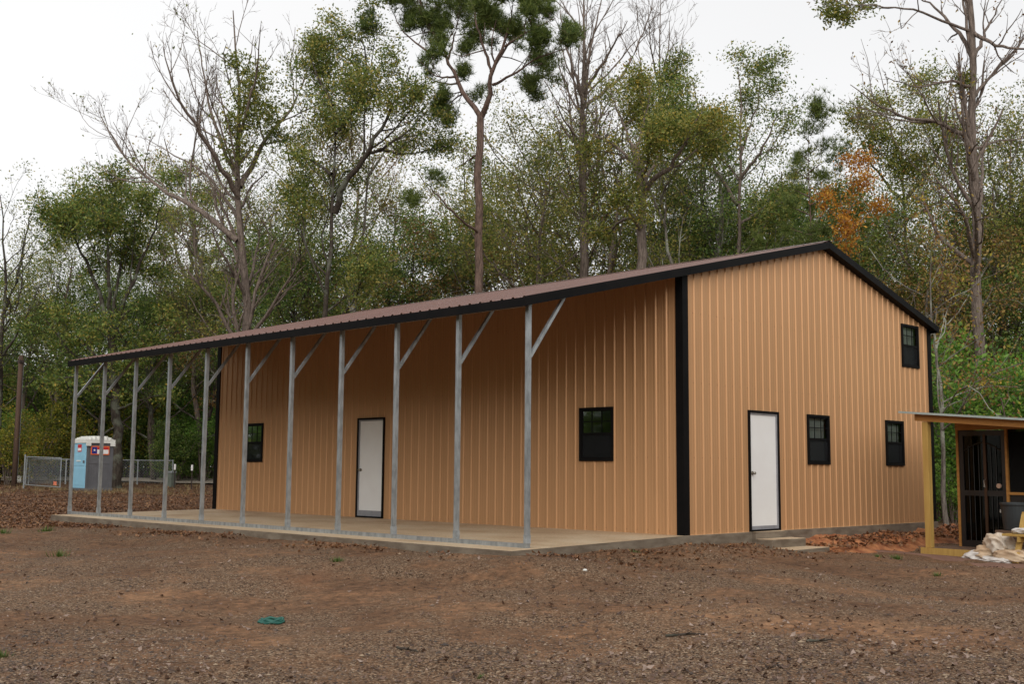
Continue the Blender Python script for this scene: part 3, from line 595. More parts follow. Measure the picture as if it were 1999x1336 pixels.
hero('young_pine', 'slender young pine with dark needles left of the orange tree', 42, [([(1583, 560), (1582, 420), (1580, 320), (1578, 240)], 8, 2)]+[([(1581, v), (1581+dx, v-18, dz)], 3, 1.5) for v, dx, dz in [(460, -48, .3), (455, 45, .5), (430, 10, 1), (420, -40, -.4), (400, 42, -.3), (385, -36, .6), (370, 30, .8), (350, -32, -.2), (335, 26, -.5), (315, -22, .2), (300, 20, .4), (280, -14, 0), (265, 12, 0)]],
     LV_PINE[:2], 81, M['bark_pine'], [O_('needle', 1500, .24, .1, kind='needle')])
hero('orange_tree', 'small tree with bright orange autumn leaves behind the roof peak', 39, [([(1650, 560), (1655, 480), (1650, 420), (1640, 380)], 7, 3), ([(1652, 460), (1690, 420, .5), (1720, 400, .8)], 4, 2), ([(1652, 440), (1615, 410, -.4), (1598, 375, -.6)], 4, 2), ([(1650, 420), (1680, 380, .3), (1700, 365, .3)], 3, 2)],
     LV_FINE[:2], 91, M['bark_brown'], [O_('leaf_orange', 4200, .12, .22)])
hero('tall_bare_tree', 'tall thick-trunked bare tree behind the wooden shed at the right edge', 36,
     [([(1908, 830), (1912, 640), (1902, 480), (1905, 330), (1900, 200), (1895, 80), (1890, -30)], 26, 11), ([(1902, 300), (1885, 268, -.3), (1835, 235, -.8), (1770, 232, -1.2), (1710, 205, -1.6), (1660, 165, -2)], 11, 3), ([(1897, 170), (1850, 155, -1), (1790, 175, -1.6), (1730, 150, -2)], 7, 3), ([(1897, 110), (1870, 60, .5), (1820, 10, 1), (1780, -20, 1)], 10, 4),
      ([(1893, 60), (1780, 15, -1.5), (1700, 12, -2.5), (1640, 8, -3)], 6, 3), ([(1898, 60), (1940, 90, -.6), (1999, 98, -1), (2050, 90, -1)], 9, 4), ([(1898, 120), (1925, 60, 1), (1960, -10, 1)], 10, 4), ([(1903, 290), (1950, 275, .5), (2010, 270, 1)], 6, 3)],
     LV_BARE1[:3], 101, M['bark_brown'], [O_('leaf_rust', 500, .12, .15)], clumps=[(1880, 156, 12, 300), (1625, 20, 18, 350), (1650, 30, 14, 250), (1690, 10, 16, 200)], clump_leaf='leaf_olive')
hero('leafy_oak', 'tall olive oak filling the gap behind the roof peak, beyond the bare tree', 50, [([(1780, 640), (1770, 480), (1765, 380), (1760, 250)], 14, 5), ([(1766, 400), (1700, 320, 1), (1670, 250, 1.5)], 7, 3), ([(1766, 390), (1830, 310, -1), (1850, 220, -1)], 8, 3), ([(1764, 330), (1735, 240, 1), (1720, 200, 1)], 6, 3), ([(1768, 430), (1860, 380, 1), (1900, 330, 1)], 7, 3)],
     LV_FINE, 111, M['bark_brown'], [O_('leaf_olive', 30000, .13, .32)])
hero('edge_oak', 'olive oak at the right edge behind the tall bare trunk', 46, [([(1985, 780), (1975, 560), (1970, 400), (1975, 260)], 15, 5), ([(1972, 440), (1930, 340, 1), (1925, 250, 1.5)], 7, 3), ([(1972, 430), (2030, 350, -1), (2060, 260, -1)], 8, 3), ([(1974, 520), (2040, 450, 0)], 6, 3)],
     LV_FINE, 121, M['bark_brown'], [O_('leaf_olive', 22000, .12, .32)])
hero('thin_grey_tree', 'thin pale crooked trunk beside the right corner of the metal building', 30, [([(1846, 1010), (1843, 900), (1838, 780), (1827, 690), (1820, 640), (1812, 560), (1818, 500)], 11, 4), ([(1826, 690), (1850, 600, 1), (1870, 560, 1)], 3, 2), ([(1838, 800), (1900, 770, -.6), (1930, 745, -.8)], 3, 1.5)], LV_FINE[:2], 131, M['bark_grey'], [O_('leaf_rust', 1600, .11, .3), O_('leaf_yellow', 900, .1, .25)])
hero('left_oak', 'broad olive oak with many crooked limbs at far left, above the portable toilet', 52,
     [([(232, 955), (230, 870), (222, 760), (215, 640)], 21, 15), ([(215, 650), (190, 560, 1), (150, 470, 1.5), (105, 400, 2)], 11, 4), ([(217, 660), (215, 540, -1), (205, 450, -1.5), (195, 370, -2)], 10, 3), ([(218, 650), (260, 540, .5), (300, 460, 1), (320, 380, 1)], 10, 4), ([(216, 640), (235, 520, 1.5), (250, 400, 2)], 8, 3), ([(222, 740), (290, 690, -1), (340, 640, -1.5)], 7, 3), ([(222, 730), (140, 690, -.5), (85, 620, -1)], 8, 3), ([(224, 780), (170, 760, -1.5), (110, 740, -2)], 6, 3), ([(226, 800), (280, 780, -1), (320, 770, -1)], 6, 3)],
     LV_FINE, 141, M['bark_dark'], [O_('leaf_olive', 26000, .13, .3), O_('leaf_green', 26000, .13, .35), O_('leaf_yellow', 4000, .12, .3)])
hero('pale_limbed_oak', 'oak with pale crooked limbs between the left oak and the bare tree', 69,
     [([(352, 700), (360, 610), (370, 560)], 17, 14), ([(370, 565), (350, 510, 1), (335, 450, 1.5), (310, 410, 2)], 9, 4), ([(370, 560), (372, 480, -1), (378, 400, -1.5), (390, 345, -2)], 9, 4), ([(372, 560), (410, 520, .5), (430, 470, 1), (450, 380, 1.5)], 9, 4), ([(365, 590), (410, 560, -1), (450, 545, -1.5)], 6, 3)],
     LV_FINE, 151, M['bark_grey'], [O_('leaf_olive', 20000, .16, .35)])
hero('twiggy_tree', 'thin bare dark tree at the far left edge', 55, [([(-5, 900), (0, 760), (5, 640), (10, 500), (0, 380)], 14, 4), ([(5, 620), (35, 540, 1), (50, 460, 1.5), (70, 390, 2)], 8, 3), ([(2, 700), (40, 640, -1), (75, 560, -1)], 6, 3)], LV_BARE, 161, M['bark_dark'], [O_('leaf_olive', 2500, .12, .3)])

# --- filler trees of the wood behind, sharing meshes
def filler(name, seed, H, leaf, n, bark, levels=LV_FINE, kind='leaf', size=.14, spread=.5, low=.3, r0=.2, wid=.33):
    r = np.random.default_rng(seed); tr = [np.array([0, 0, -.3])]; p = np.array([0., 0, 0]); d = np.array([r.normal()*.05, r.normal()*.05, 1])
    for i in range(6): tr.append(p.copy()); d = unit(d+r.normal(size=3)*.07+np.array([0, 0, .1])); p = p+d*H/6
    limbs = [(tr, r0, r0*.25)]
    for i in range(10):
        t = low+(1-low)*(i+.5)/10; b = np.array([np.interp(t*6+1, range(7), [q[c] for q in tr]) for c in range(3)]); a = i*2.4+r.random()
        ln = H*wid*(1.15-.6*t)*r.uniform(.75, 1.2); e = np.array([math.cos(a), math.sin(a), 0])
        limbs.append(([b, b+e*ln*.4+[0, 0, ln*.22], b+e*ln*.75+[0, 0, ln*.55], b+e*ln+[0, 0, ln*.95]], r0*.42*(1.2-t), r0*.12))
    return tree_mesh(name, limbs, levels, r, bark, leaf=M[leaf] if leaf else None, nleaf=n, lsize=size, spread=spread, kind=kind)
FT = {'olive': filler('olive_tree', 201, 15, 'leaf_olive', 15000, M['bark_brown']), 'green': filler('green_tree', 202, 13, 'leaf_green', 17000, M['bark_dark'], low=.18, wid=.36),
      'yellow': filler('yellow_tree', 203, 12, 'leaf_yellow', 12000, M['bark_grey'], low=.22), 'bare': filler('bare_tree', 204, 16, 'leaf_rust', 1800, M['bark_brown'], LV_BARE[:3]),
      'rust': filler('rust_tree', 205, 12, 'leaf_rust', 8000, M['bark_grey'], low=.2), 'tall': filler('tall_tree', 207, 19, 'leaf_olive', 12500, M['bark_brown'], low=.42, wid=.24, spread=.5), 'tallgreen': filler('tall_green_tree', 208, 18, 'leaf_green', 12500, M['bark_grey'], low=.38, wid=.26, spread=.5), 'twig': filler('twig_tree', 209, 20, 'leaf_rust', 2500, M['bark_brown'], LV_BARE1[:3], low=.45, wid=.24),
      'pine': filler('pine_tree', 206, 19, 'needle', 4200, M['bark_pine'], LV_PINE, 'needle', .32, low=.45, wid=.2)}
SPOT = [ # u, depth, kind, scale
    (40,62,'olive',.75),(75,68,'green',.8),(130,64,'green',.85),(190,60,'green',.8),(255,66,'yellow',.85),(300,60,'green',.72),(345,66,'olive',.85),(395,60,'green',.78),(430,70,'pine',.8),(20,72,'rust',.9),(330,75,'rust',1.0),
    (520,52,'olive',.75),(560,58,'green',.85),(610,50,'green',.72),(600,66,'rust',.95),(745,50,'green',.72),(840,52,'green',.82),(880,56,'pine',.62),(900,64,'olive',1.05),(980,52,'rust',.85),(1000,60,'olive',1.0),(1045,55,'olive',.95),
    (1085,50,'rust',.8),(1190,50,'olive',.85),(1300,62,'bare',1.05),(1330,52,'green',.85),(1385,56,'pine',.75),(1400,50,'green',.8),(1480,54,'pine',.72),(1500,48,'green',.7),(1545,58,'olive',.9),(1560,50,'green',.62),(1625,52,'green',.8),
    (1680,46,'rust',.72),(1720,55,'olive',.9),(1800,44,'rust',.72),(1845,50,'green',.75),(1880,55,'yellow',.8),(1945,52,'rust',.85),(1990,58,'green',.9),(2040,44,'green',.8),(1860,40,'rust',.55),(-40,58,'green',.8),(460,58,'rust',.75),(1950,42,'green',.55),
    (560,50,'tall',.86),(600,60,'twig',1.0),(765,56,'tall',.82),(1010,47,'tall',.84),(1060,50,'twig',.95),(1100,54,'tall',.95),(1180,46,'tall',.82),(1300,49,'tall',.86),(1360,47,'tallgreen',.9),(1400,52,'tall',.95),(1500,52,'tallgreen',.86),(1540,50,'tall',.78),(1640,52,'tall',.76),(1700,47,'tallgreen',.72),(1835,47,'tall',.85),(1935,49,'tallgreen',.86),(2005,45,'tall',.8),(300,62,'tall',.82),(80,62,'tall',.78),(160,66,'tallgreen',.85),(400,60,'tall',.85),(455,60,'twig',.9),(540,66,'tallgreen',.9)]
NAMES = {'olive': ('oak_tree', 'olive-leaved oak'), 'green': ('green_tree', 'dark green leafy tree'), 'yellow': ('yellowing_tree', 'yellow-green leafy tree'), 'bare': ('leafless_tree', 'nearly leafless tree'), 'rust': ('rusty_tree', 'rust-leaved thin tree'), 'pine': ('pine_tree', 'dark-needled pine'), 'tall': ('tall_oak', 'tall olive oak'), 'tallgreen': ('tall_green_tree', 'tall green tree'), 'twig': ('twiggy_bare_tree', 'tall twiggy bare tree')}
def zone(u):
    for lim, t in ((60, 'at the far left edge beyond the road'), (420, 'beyond the road, past the open porch end'), (640, 'behind the roof below the forked oak'), (960, 'behind the roof between forked oak and tall pine'), (1230, 'behind the roof between tall pine and broken oak'), (1560, 'behind the roof, right of the broken oak'), (1830, 'behind the roof peak and its right slope'), (9999, 'behind the wooden shed')):
        if u < lim: return t
ORD = ['leftmost', 'second from left', 'third from left', 'fourth from left', 'fifth from left', 'sixth from left', 'seventh from left', 'eighth from left', 'ninth from left', 'tenth from left', 'eleventh from left', 'twelfth from left']
def ordinal(items, key, i):
    """place of item i, left to right, among the items with the same key"""
    same = sorted((it[0], it[1], j) for j, it in enumerate(items) if key(it) == key(items[i])); k = [s[2] for s in same].index(i)
    return None if len(same) == 1 else ('rightmost' if k == len(same)-1 else ORD[k])
for i, (u, dp, kd, sc_) in enumerate(SPOT):
    nm, lb = NAMES[kd]; g = zone(u); o_ = ordinal(SPOT, lambda t: (zone(t[0]), t[2]), i)
    place_tree(nm, FT[kd][0], FT[kd][1], (o_+' ' if o_ else '')+lb+' '+g, at_ground(u, dp), 'trees '+g, rotz=i*1.7, scale=sc_*(1.14 if u > 450 and 'tall' not in kd and kd != 'twig' else 1.0))
# understory shrubs
def shrub(seed, leaf, n, H=3.2, wid=1.7, size=.12):
    r = np.random.default_rng(seed); limbs = []
    for i in range(9):
        a = r.random()*6.28; e = np.array([math.cos(a), math.sin(a), 0])*r.uniform(.3, 1)*wid; h = H*r.uniform(.55, 1)
        limbs.append(([np.array([0, 0, -.15])+e*.12, e*.35+[0, 0, h*.4], e*.75+[0, 0, h*.75], e+[0, 0, h]], .03, .012))
    return tree_mesh('shrub', limbs, [dict(per_m=3, lf=(.3, .6), ang=(.5, 1.2), gn=.25, up=.04, k=5, tmin=.1), dict(per_m=3, lf=(.4, .7), ang=(.5, 1.1), gn=.25, up=.0, k=4, tmin=.2)], r, M['bark_brown'], leaf=M[leaf], nleaf=n, lsize=size, spread=.2)
SH = {'bright': shrub(301, 'leaf_bright', 7000), 'yellow': shrub(302, 'leaf_yellow', 8000), 'green': shrub(303, 'leaf_green', 9000), 'rust': shrub(304, 'leaf_rust', 6000)}
SHS = [(15,54,'yellow',.9),(60,57,'yellow',.95),(-20,58,'bright',1.1),(100,60,'yellow',1.2),(95,67,'green',1.7),(40,67,'yellow',1.5),(140,66,'green',1.6),(185,66,'yellow',1.5),(230,67,'green',1.7),(265,66,'yellow',1.6),(300,66,'green',1.5),(335,67,'green',1.7),(360,62,'bright',1.1),(340,60,'green',1.0),(395,61,'bright',.9),(385,67,'green',1.6),(410,66,'bright',1.5),(440,66,'green',1.6),(160,70,'green',2.2),(210,71,'rust',2.2),(280,71,'green',2.3),(350,72,'yellow',2.2),(60,72,'green',2.2),(10,70,'green',2.2),(120,72,'rust',2.0),
       (1850,34,'green',.8),(1890,33,'bright',1.15),(1935,31,'bright',1.2),(1985,32,'bright',1.4),(1900,38,'green',1.5),(1960,38,'green',1.6),(2020,36,'bright',1.5),(1835,40,'rust',1.2),(1870,42,'green',1.7),(1920,44,'rust',2.0),(1975,46,'green',2.2),(1850,46,'yellow',1.8),(1858,31,'bright',.5),(1835,33,'rust',.6)]
SN = {'bright': 'bright green', 'yellow': 'yellow-green', 'green': 'dark green', 'rust': 'rusty-leaved'}
for i, (u, dp, kd, sc_) in enumerate(SHS):
    g = 'under the trees along the road at left' if u < 1000 else 'among the trees behind the wooden shed'
    o_ = ordinal(SHS, lambda t: (t[0] < 1000, t[2]), i)
    place_tree('shrub', SH[kd][0], SH[kd][1], (o_+' ' if o_ else '')+SN[kd]+' shrub '+g, at_ground(u, dp), 'shrubs '+g, rotz=i*2.1, scale=sc_, cat='shrub')
# the rest of the wood around the lot reads as one mass: stems and foliage
def far_wood():
    r = np.random.default_rng(400); az0 = math.atan2(FW[1], FW[0])
    n1, n2 = 330, 560; a = np.r_[az0+r.uniform(-.62, .62, n1), az0+r.uniform(.62, 2*np.pi-.62, n2)]; front = np.arange(n1+n2) < n1; n = n1+n2
    rad = np.where(front, r.uniform(76, 104, n), r.uniform(44, 78, n)); cx = np.where(front, CAM[0], -3)+np.cos(a)*rad; cy = np.where(front, CAM[1], 3)+np.sin(a)*rad
    ok = ~(~front & (np.cos(np.arctan2(cy-CAM[1], cx-CAM[0])-az0) > .85) & (np.hypot(cx-CAM[0], cy-CAM[1]) < 76)); cx, cy, front, n = cx[ok], cy[ok], front[ok], int(ok.sum())
    H = np.where(front, r.uniform(4.5, 10, n), r.uniform(8, 13, n)); zb = ground_z(cx, cy)
    P = np.stack([np.stack([cx, cy, zb-.3], -1), np.stack([cx+r.normal(size=n)*.4, cy+r.normal(size=n)*.4, zb+H*.6], -1)], 1); tv, tf = tubes(P, np.tile([.16, .07], (n, 1)), 5)
    me = mesh_np('far_wood_stems', tv, [tf], True); me.materials.append(M['bark_dark'])
    k = 220; b = np.repeat(np.arange(n), k); t = r.random(len(b))**1.7; t = np.where(front[b], t, r.random(len(b))); w = np.where(front[b], (1-np.abs(t-.2)*.9)*3.0, 2.8)
    ctr = np.stack([cx[b]+r.normal(size=len(b))*w, cy[b]+r.normal(size=len(b))*w, zb[b]+.1+t*H[b]], -1); d = unit(r.normal(size=ctr.shape)); s = unit(np.cross(d, r.normal(size=ctr.shape))); z = np.where(front[b], .42, .95)[:, None]*r.uniform(.6, 1.3, len(b))[:, None]
    lv = np.stack([ctr-d*z*.5, ctr+s*z*.3, ctr+d*z*.5, ctr-s*z*.3], 1).reshape(-1, 3)
    lm = mesh_np('far_wood_leaves', lv, [np.arange(4*len(b)).reshape(-1, 4)], False, np.clip(.4+.3*r.normal(size=len(b)), 0, 1)); lm.materials.append(M['leaf_green'])
    e = empty('far_wood'); tag(e, 'distant wood of dark green trees closing the lot on all sides', 'wood', kind='stuff')
    link('stems', me, parent=e)['kind'] = 'stuff'; link('foliage', lm, parent=e)['kind'] = 'stuff'
far_wood()

# ------------------------------------------------------------------ portable toilet
M['blue_plastic'] = pm('pale_blue_plastic', (.27, .52, .68), (.24, .47, .62), 3, .5)
M['grey_plastic'] = pm('grey_plastic', (.125, .125, .135), (.10, .10, .11), 3, .5)
M['white_plastic'] = pm('white_plastic', (.74, .74, .70), (.66, .66, .62), 3, .45)
M['sign_red'] = pm('sign_red', (.55, .03, .03), (.48, .03, .03), 8, .5)
M['sign_orange'] = pm('sign_orange', (.80, .16, .04), (.74, .15, .04), 8, .5)
M['sign_blue'] = pm('sign_blue', (.02, .025, .22), (.02, .022, .19), 8, .5)
M['sign_white'] = pm('sign_white', (.82, .80, .80), (.78, .76, .76), 8, .5)
f2 = unit(np.array([FW[0], FW[1]])); r2 = RT0[:2]
tp = empty('portable_toilet'); an = math.radians(25)
corner_xy = np.array([5.63, 34.44]); fl = unit(corner_xy-CAM[:2]); rl = np.array([fl[1], -fl[0]]); an = math.radians(26)
gd = rl*math.cos(an)+fl*math.sin(an); bd = -rl*math.sin(an)+fl*math.cos(an); cxy = corner_xy+gd*.58+bd*.58
tp.location = (cxy[0], cxy[1], gz(*cxy)); tp.rotation_euler[2] = math.atan2(gd[1], gd[0])
tag(tp, 'pale blue and grey portable toilet with white roof standing beyond the open porch end', 'portable toilet')
h = .58; b = MB()
for sx, sy in ((-1, -1), (1, -1), (1, 1), (-1, 1)): b.box((sx*h, sy*h, .12), (sx*(h-.1), sy*(h-.1), 2.0))
b.box((-h+.1, -h+.025, .12), (h-.1, -h+.06, 2.0)); b.box((-h+.1, h-.06, .12), (h-.1, h-.025, 2.0)); b.box((h-.06, -h+.1, .12), (h-.025, h-.1, 2.0))
for y0 in (-h+.012,):
    b.box((-h+.1, y0, 1.13), (h-.1, y0+.02, 1.2)); b.box((-h+.1, y0, .12), (h-.1, y0+.02, .34)); b.box((-h+.1, y0, 1.9), (h-.1, y0+.02, 2.0))
    for x in np.linspace(-.36, .36, 7): b.box((x-.012, y0+.005, .36), (x+.012, y0+.02, 1.1))
b.build('cabin', M['grey_plastic'], tp)
MB().box((-h-.04, -h-.04, .0), (h+.04, h+.04, .12)).build('base', M['grey_plastic'], tp, bevel=.02)
d = MB().box((-h-.022, -h+.012, .13), (-h+.004, h-.012, 2.0)).box((-h-.032, -h+.1, 1.05), (-h-.0225, h-.1, 1.5)).box((-h-.032, -h+.1, .25), (-h-.0225, h-.1, .95)).build('door', M['blue_plastic'], tp, bevel=.008)
MB().box((-h-.05, -h+.08, 1.16), (-h-.033, -h+.2, 1.26)).build('latch', M['grey_plastic'], d)
MB().box((-h-.046, -.16, 1.22), (-h-.0335, .2, 1.27)).build('handle', M['white_plastic'], d)
for z in (.35, 1.05, 1.75): MB().box((-h-.034, h-.1, z), (-h-.0235, h-.03, z+.14)).build('hinge', M['grey_plastic'], d)
sg = MB().box((-h-.03, -.17, 1.62), (-h-.0235, .17, 1.92)).build('sign', M['sign_red'], d); MB().box((-h-.034, -.14, 1.66), (-h-.031, .14, 1.77)).build('sign_panel', M['sign_white'], sg)
rf = MB(); prof = [(-h-.05, 1.98), (-h-.05, 2.13), (-.36, 2.24), (-.2, 2.27), (.2, 2.27), (.36, 2.24), (h+.05, 2.13), (h+.05, 1.98)]
rf.add([(x, y, z) for y in (-h-.05, -h+.05, 0, h-.05, h+.05) for (x, z0) in prof for z in [z0 if abs(y) < h else min(z0, 2.13)]],
       [(k*8+i, k*8+i+1, (k+1)*8+i+1, (k+1)*8+i) for k in range(4) for i in range(7)]+[tuple(range(8))[::-1], tuple(range(32, 40))])
rfo = rf.build('roof', M['white_plastic'], tp)
for x in np.linspace(-.42, .42, 6): MB().box((x-.03, -h-.06, 2.1), (x+.03, h+.06, 2.155+(.115 if abs(x) < .3 else .06))).build('roof_rib', M['white_plastic'], rfo, bevel=.01)
for x in (-h-.055, h-.16): MB().box((x, -h-.065, 1.86), (x+.21, -h-.052+.02, 2.0)).build('roof_corner', M['white_plastic'], rfo)
so = MB().box((-.4, -h-.008, 1.5), (.4, -h+.011, 1.86)).build('side_sign', M['sign_orange'], tp)
MB().box((-.36, -h-.012, 1.54), (-.14, -h-.0085, 1.82)).build('blue_field', M['sign_blue'], so)
st = MB(); pts = [(.06*(1 if k % 2 == 0 else .4)*math.sin(k*math.pi/5)-.25, -h-.014, .06*(1 if k % 2 == 0 else .4)*math.cos(k*math.pi/5)+1.69) for k in range(10)]; st.add(pts+[(-.25, -h-.0145, 1.69)], [(10, k, (k+1) % 10) for k in range(10)]); st.build('star', M['sign_white'], so)
MB().box((-.13, -h-.012, 1.54), (.36, -h-.0085, 1.71)).build('white_field', M['sign_white'], so); MB().box((-.13, -h-.0121, 1.715), (.36, -h-.0086, 1.82)).build('red_field', M['sign_red'], so)

# ------------------------------------------------------------------ chain-link fence, gate, posts by the road
def chain(mb, p, q, z0, z1, sp, t=.006):
    p, q = np.array(p), np.array(q); ln = np.linalg.norm(q-p); e = (q-p)/ln; H = z1-z0
    for sgn in (1, -1):
        for s in np.arange(-H, ln+H, sp):
            a0, a1 = (s, s+H) if sgn > 0 else (s+H, s); t0, t1 = 0., 1.
            lo, hi = min(a0, a1), max(a0, a1)
            if hi <= 0 or lo >= ln: continue
            f = lambda x: (x-a0)/(a1-a0)
            ts = sorted([max(0, min(1, f(0))), max(0, min(1, f(ln)))]); A = a0+(a1-a0)*ts[0]; B = a0+(a1-a0)*ts[1]
            if abs(A-B) < .02: continue
            mb.bar((p[0]+e[0]*A, p[1]+e[1]*A, z0+H*ts[0]), (p[0]+e[0]*B, p[1]+e[1]*B, z0+H*ts[1]), t, t)
fa, fb = np.array(at_ground(57, 54)), np.array(at_ground(337, 56)); fe = empty('chain_link_fence', tuple(fa)); tag(fe, 'grey chain-link fence with top rail behind the portable toilet', 'fence')
q = fb-fa; nrm = math.hypot(q[0], q[1])
MB().tube([(0, 0, 1.2), (q[0], q[1], q[2]+1.2)], .024, 8).build('top_rail', M['galv'], fe)
for k in range(5):
    t = k/4; MB().tube([(q[0]*t, q[1]*t, q[2]*t-.2), (q[0]*t, q[1]*t, q[2]*t+1.24)], .032, 8).build('fence_post', M['dull_galv'], fe)
m_ = MB(); chain(m_, (0, 0), q[:2], .08+q[2]/2, 1.18+q[2]/2, .13, .004); m_.build('wire_mesh', M['dull_galv'], fe)['kind'] = 'stuff'
g0, g1 = at(49, 947, 49.5), at(117, 952, 47.6); ge = empty('chain_link_gate', tuple(g0)); tag(ge, 'open chain-link gate panel in a grey tube frame, left of the portable toilet', 'gate'); q = g1-g0
for (a_, b_, nm) in (((0, 0, 0), (q[0], q[1], q[2]), 'bottom_tube'), ((0, 0, 1.2), (q[0], q[1], q[2]+1.2), 'top_tube'), ((0, 0, 0), (.03, 0, 1.2), 'hinge_tube'), ((q[0], q[1], q[2]), (q[0], q[1], q[2]+1.2), 'latch_tube')):
    MB().tube([a_, b_], .022, 8).build(nm, M['galv'], ge)
m_ = MB(); chain(m_, (0, 0), q[:2], .02, 1.18, .1, .0035); m_.build('wire_mesh', M['dull_galv'], ge)['kind'] = 'stuff'
p = at_ground(48, 50); MB().tube([(p[0]-g0[0], p[1]-g0[1], p[2]-g0[2]-.2), (p[0]-g0[0], p[1]-g0[1], 1.3)], .035, 8).build('gate_post', M['galv'], ge)
M['green_box'] = pm('grey_green_paint', (.13, .15, .125), (.10, .115, .095), 5, .5); M['rust_post'] = pm('dark_steel', (.045, .03, .026), (.03, .02, .018), 9, .8)
p = at_ground(335, 53); ub = empty('utility_box', p, .4); tag(ub, 'grey-green utility box at the end of the chain-link fence', 'utility box')
MB().box((-.16, -.13, 0), (.16, .13, .66)).build('cabinet', M['green_box'], ub, bevel=.01); MB().box((-.18, -.15, .66), (.18, .15, .74)).build('cap', M['dull_galv'], ub, bevel=.01); MB().box((-.1, -.138, .08), (.1, -.131, .6)).build('door', M['green_box'], ub)
for u, dp, lb in ((341.5, 51.5, 'steel T-post with white cap beside the utility box'), (375, 50, 'steel T-post with white cap standing alone left of the tan wall')):
    p = at_ground(u, dp); e = empty('fence_post', p); tag(e, lb, 'post', 'white-capped posts')
    MB().box((-.022, -.005, -.2), (.022, .005, 1.08)).box((-.005, .0052, -.2), (.005, .04, 1.08)).build('steel_post', M['rust_post'], e)
    MB().box((-.034, -.024, .86), (.034, .05, 1.11)).build('cap', M['sign_white'], e, bevel=.008)
p = at_ground(42, 57); o = MB().box((-.34, -.2, -.1), (.34, .2, .3)).box((-.3, -.16, .3), (.3, .16, .33)).build('concrete_block', M['white_plastic'], bevel=.015, loc=p, rotz=.7); tag(o, 'small pale concrete block beside the road at far left', 'block')
p = at_ground(104, 49); mf = empty('marker_flag', p); tag(mf, 'tiny orange marker flag by the chain-link gate', 'flag')
MB().tube([(0, 0, -.05), (.03, 0, .4)], .006, 5).build('stake', M['rust_post'], mf); MB().add([(.02, 0, .22), (.14, -.08, .2), (.15, -.05, .36), (.03, 0, .38), (.02, .006, .22), (.14, -.074, .2), (.15, -.044, .36), (.03, .006, .38)], [(0, 1, 2, 3), (7, 6, 5, 4), (0, 4, 5, 1), (1, 5, 6, 2), (2, 6, 7, 3)]).build('flag', M['sign_orange'], mf)
M['pole'] = pm('brown_pole', (.10, .058, .038), (.07, .042, .03), 4, .9, .3, 20, stretch=(4, 4, .4))
p = np.array(at_ground(29, 52.5)); top = at(29, 692, 52.5); po = empty('utility_pole', tuple(p)); tag(po, 'brown wooden utility pole at the far left edge', 'pole')
MB().tube([(0, 0, -.3), (0, 0, (top[2]-p[2])*.5), (0, 0, top[2]-p[2])], [.125, .115, .105], 12).build('pole', M['pole'], po, smooth=True); MB().box((.118, -.02, .5), (.14, .02, top[2]-p[2]-.2)).build('conduit', M['straw'] if False else M['dull_galv'], po)
MB().box((-.1, -.16, top[2]-p[2]-.35), (.1, .16, top[2]-p[2]-.22)).build('bracket', M['rust_post'], po)
w0, w1 = at(-90, 672, 50), at(29, 692, 52.5); w2 = at(210, 716, 78); pt = [tuple(w0*(1-t)+w1*t+np.array([0, 0, -.25*math.sin(t*math.pi)])) for t in np.linspace(0, 1, 8)]+[tuple(w1*(1-t)+w2*t+np.array([0, 0, -.3*math.sin(t*math.pi)])) for t in np.linspace(.14, 1, 7)]
tag(MB().tube(pt, .018, 5).build('power_line', M['black']), 'black overhead cable strung from the brown utility pole', 'cable')

# ------------------------------------------------------------------ clay, path, wooden shed and the things in it
def clay_mat():
    m = pm('red_clay', (.20, .062, .022), (.40, .165, .065), 5, .95, .9, 14, detail=7, stops=(.36, .62)); return m
M['clay'] = clay_mat(); M['path'] = pm('red_brown_path', (.15, .075, .05), (.21, .115, .08), 3, .95, .5, 25)
cx = np.linspace(2.95, 9.9, 150); cy = np.linspace(-1.35, -.045, 46); CX, CY = np.meshgrid(cx, cy, indexing='ij')
t = np.clip((CY+1.35)/1.2, 0, 1); edge = np.clip((CX-2.95)/.5, 0, 1)*np.clip((CY+1.35)/.25, 0, 1)
lump = np.abs(vnoise(CX, CY, 21, 2.2))*.16+np.abs(vnoise(CX, CY, 22, 5.3))*.12+np.abs(vnoise(CX, CY, 23, 13))*.06
CZ = ground_z(CX, CY)-.03+edge*(.03+t*.03+lump)
i_ = np.arange(CX.size).reshape(CX.shape); qd = np.stack([i_[:-1, :-1], i_[1:, :-1], i_[1:, 1:], i_[:-1, 1:]], -1).reshape(-1, 4)
tag(link('clay_bank', mesh_np('clay_bank', np.stack([CX, CY, CZ], -1).reshape(-1, 3), [qd], True), M['clay']), kind='structure')
def on_z(u, v, z):
    d = FW+RT*(u-999.5)/FPX+UP*(668-v)/FPX; return CAM+d*((z-CAM[2])/d[2])
pn = [on_z(u, v, -.43) for u, v in ((1655, 1083), (1720, 1086), (1790, 1090), (1860, 1097), (1930, 1105), (2010, 1114), (2120, 1126))]; pf = [on_z(u, v, -.43) for u, v in ((1690, 1079), (1745, 1080), (1790, 1080), (1850, 1085), (1915, 1089), (2000, 1094), (2110, 1100))]
pv = []
for a_, b_ in zip(pn, pf):
    for t in (0, .15, .85, 1): q = a_*(1-t)+b_*t; pv.append((q[0], q[1], float(surf_z(q[0], q[1]))+(.016 if 0 < t < 1 else -.008)))
tag(MB().add(pv, [(i*4+k, (i+1)*4+k, (i+1)*4+k+1, i*4+k+1) for i in range(len(pn)-1) for k in range(3)]).build('path', M['path'], smooth=True), kind='structure')

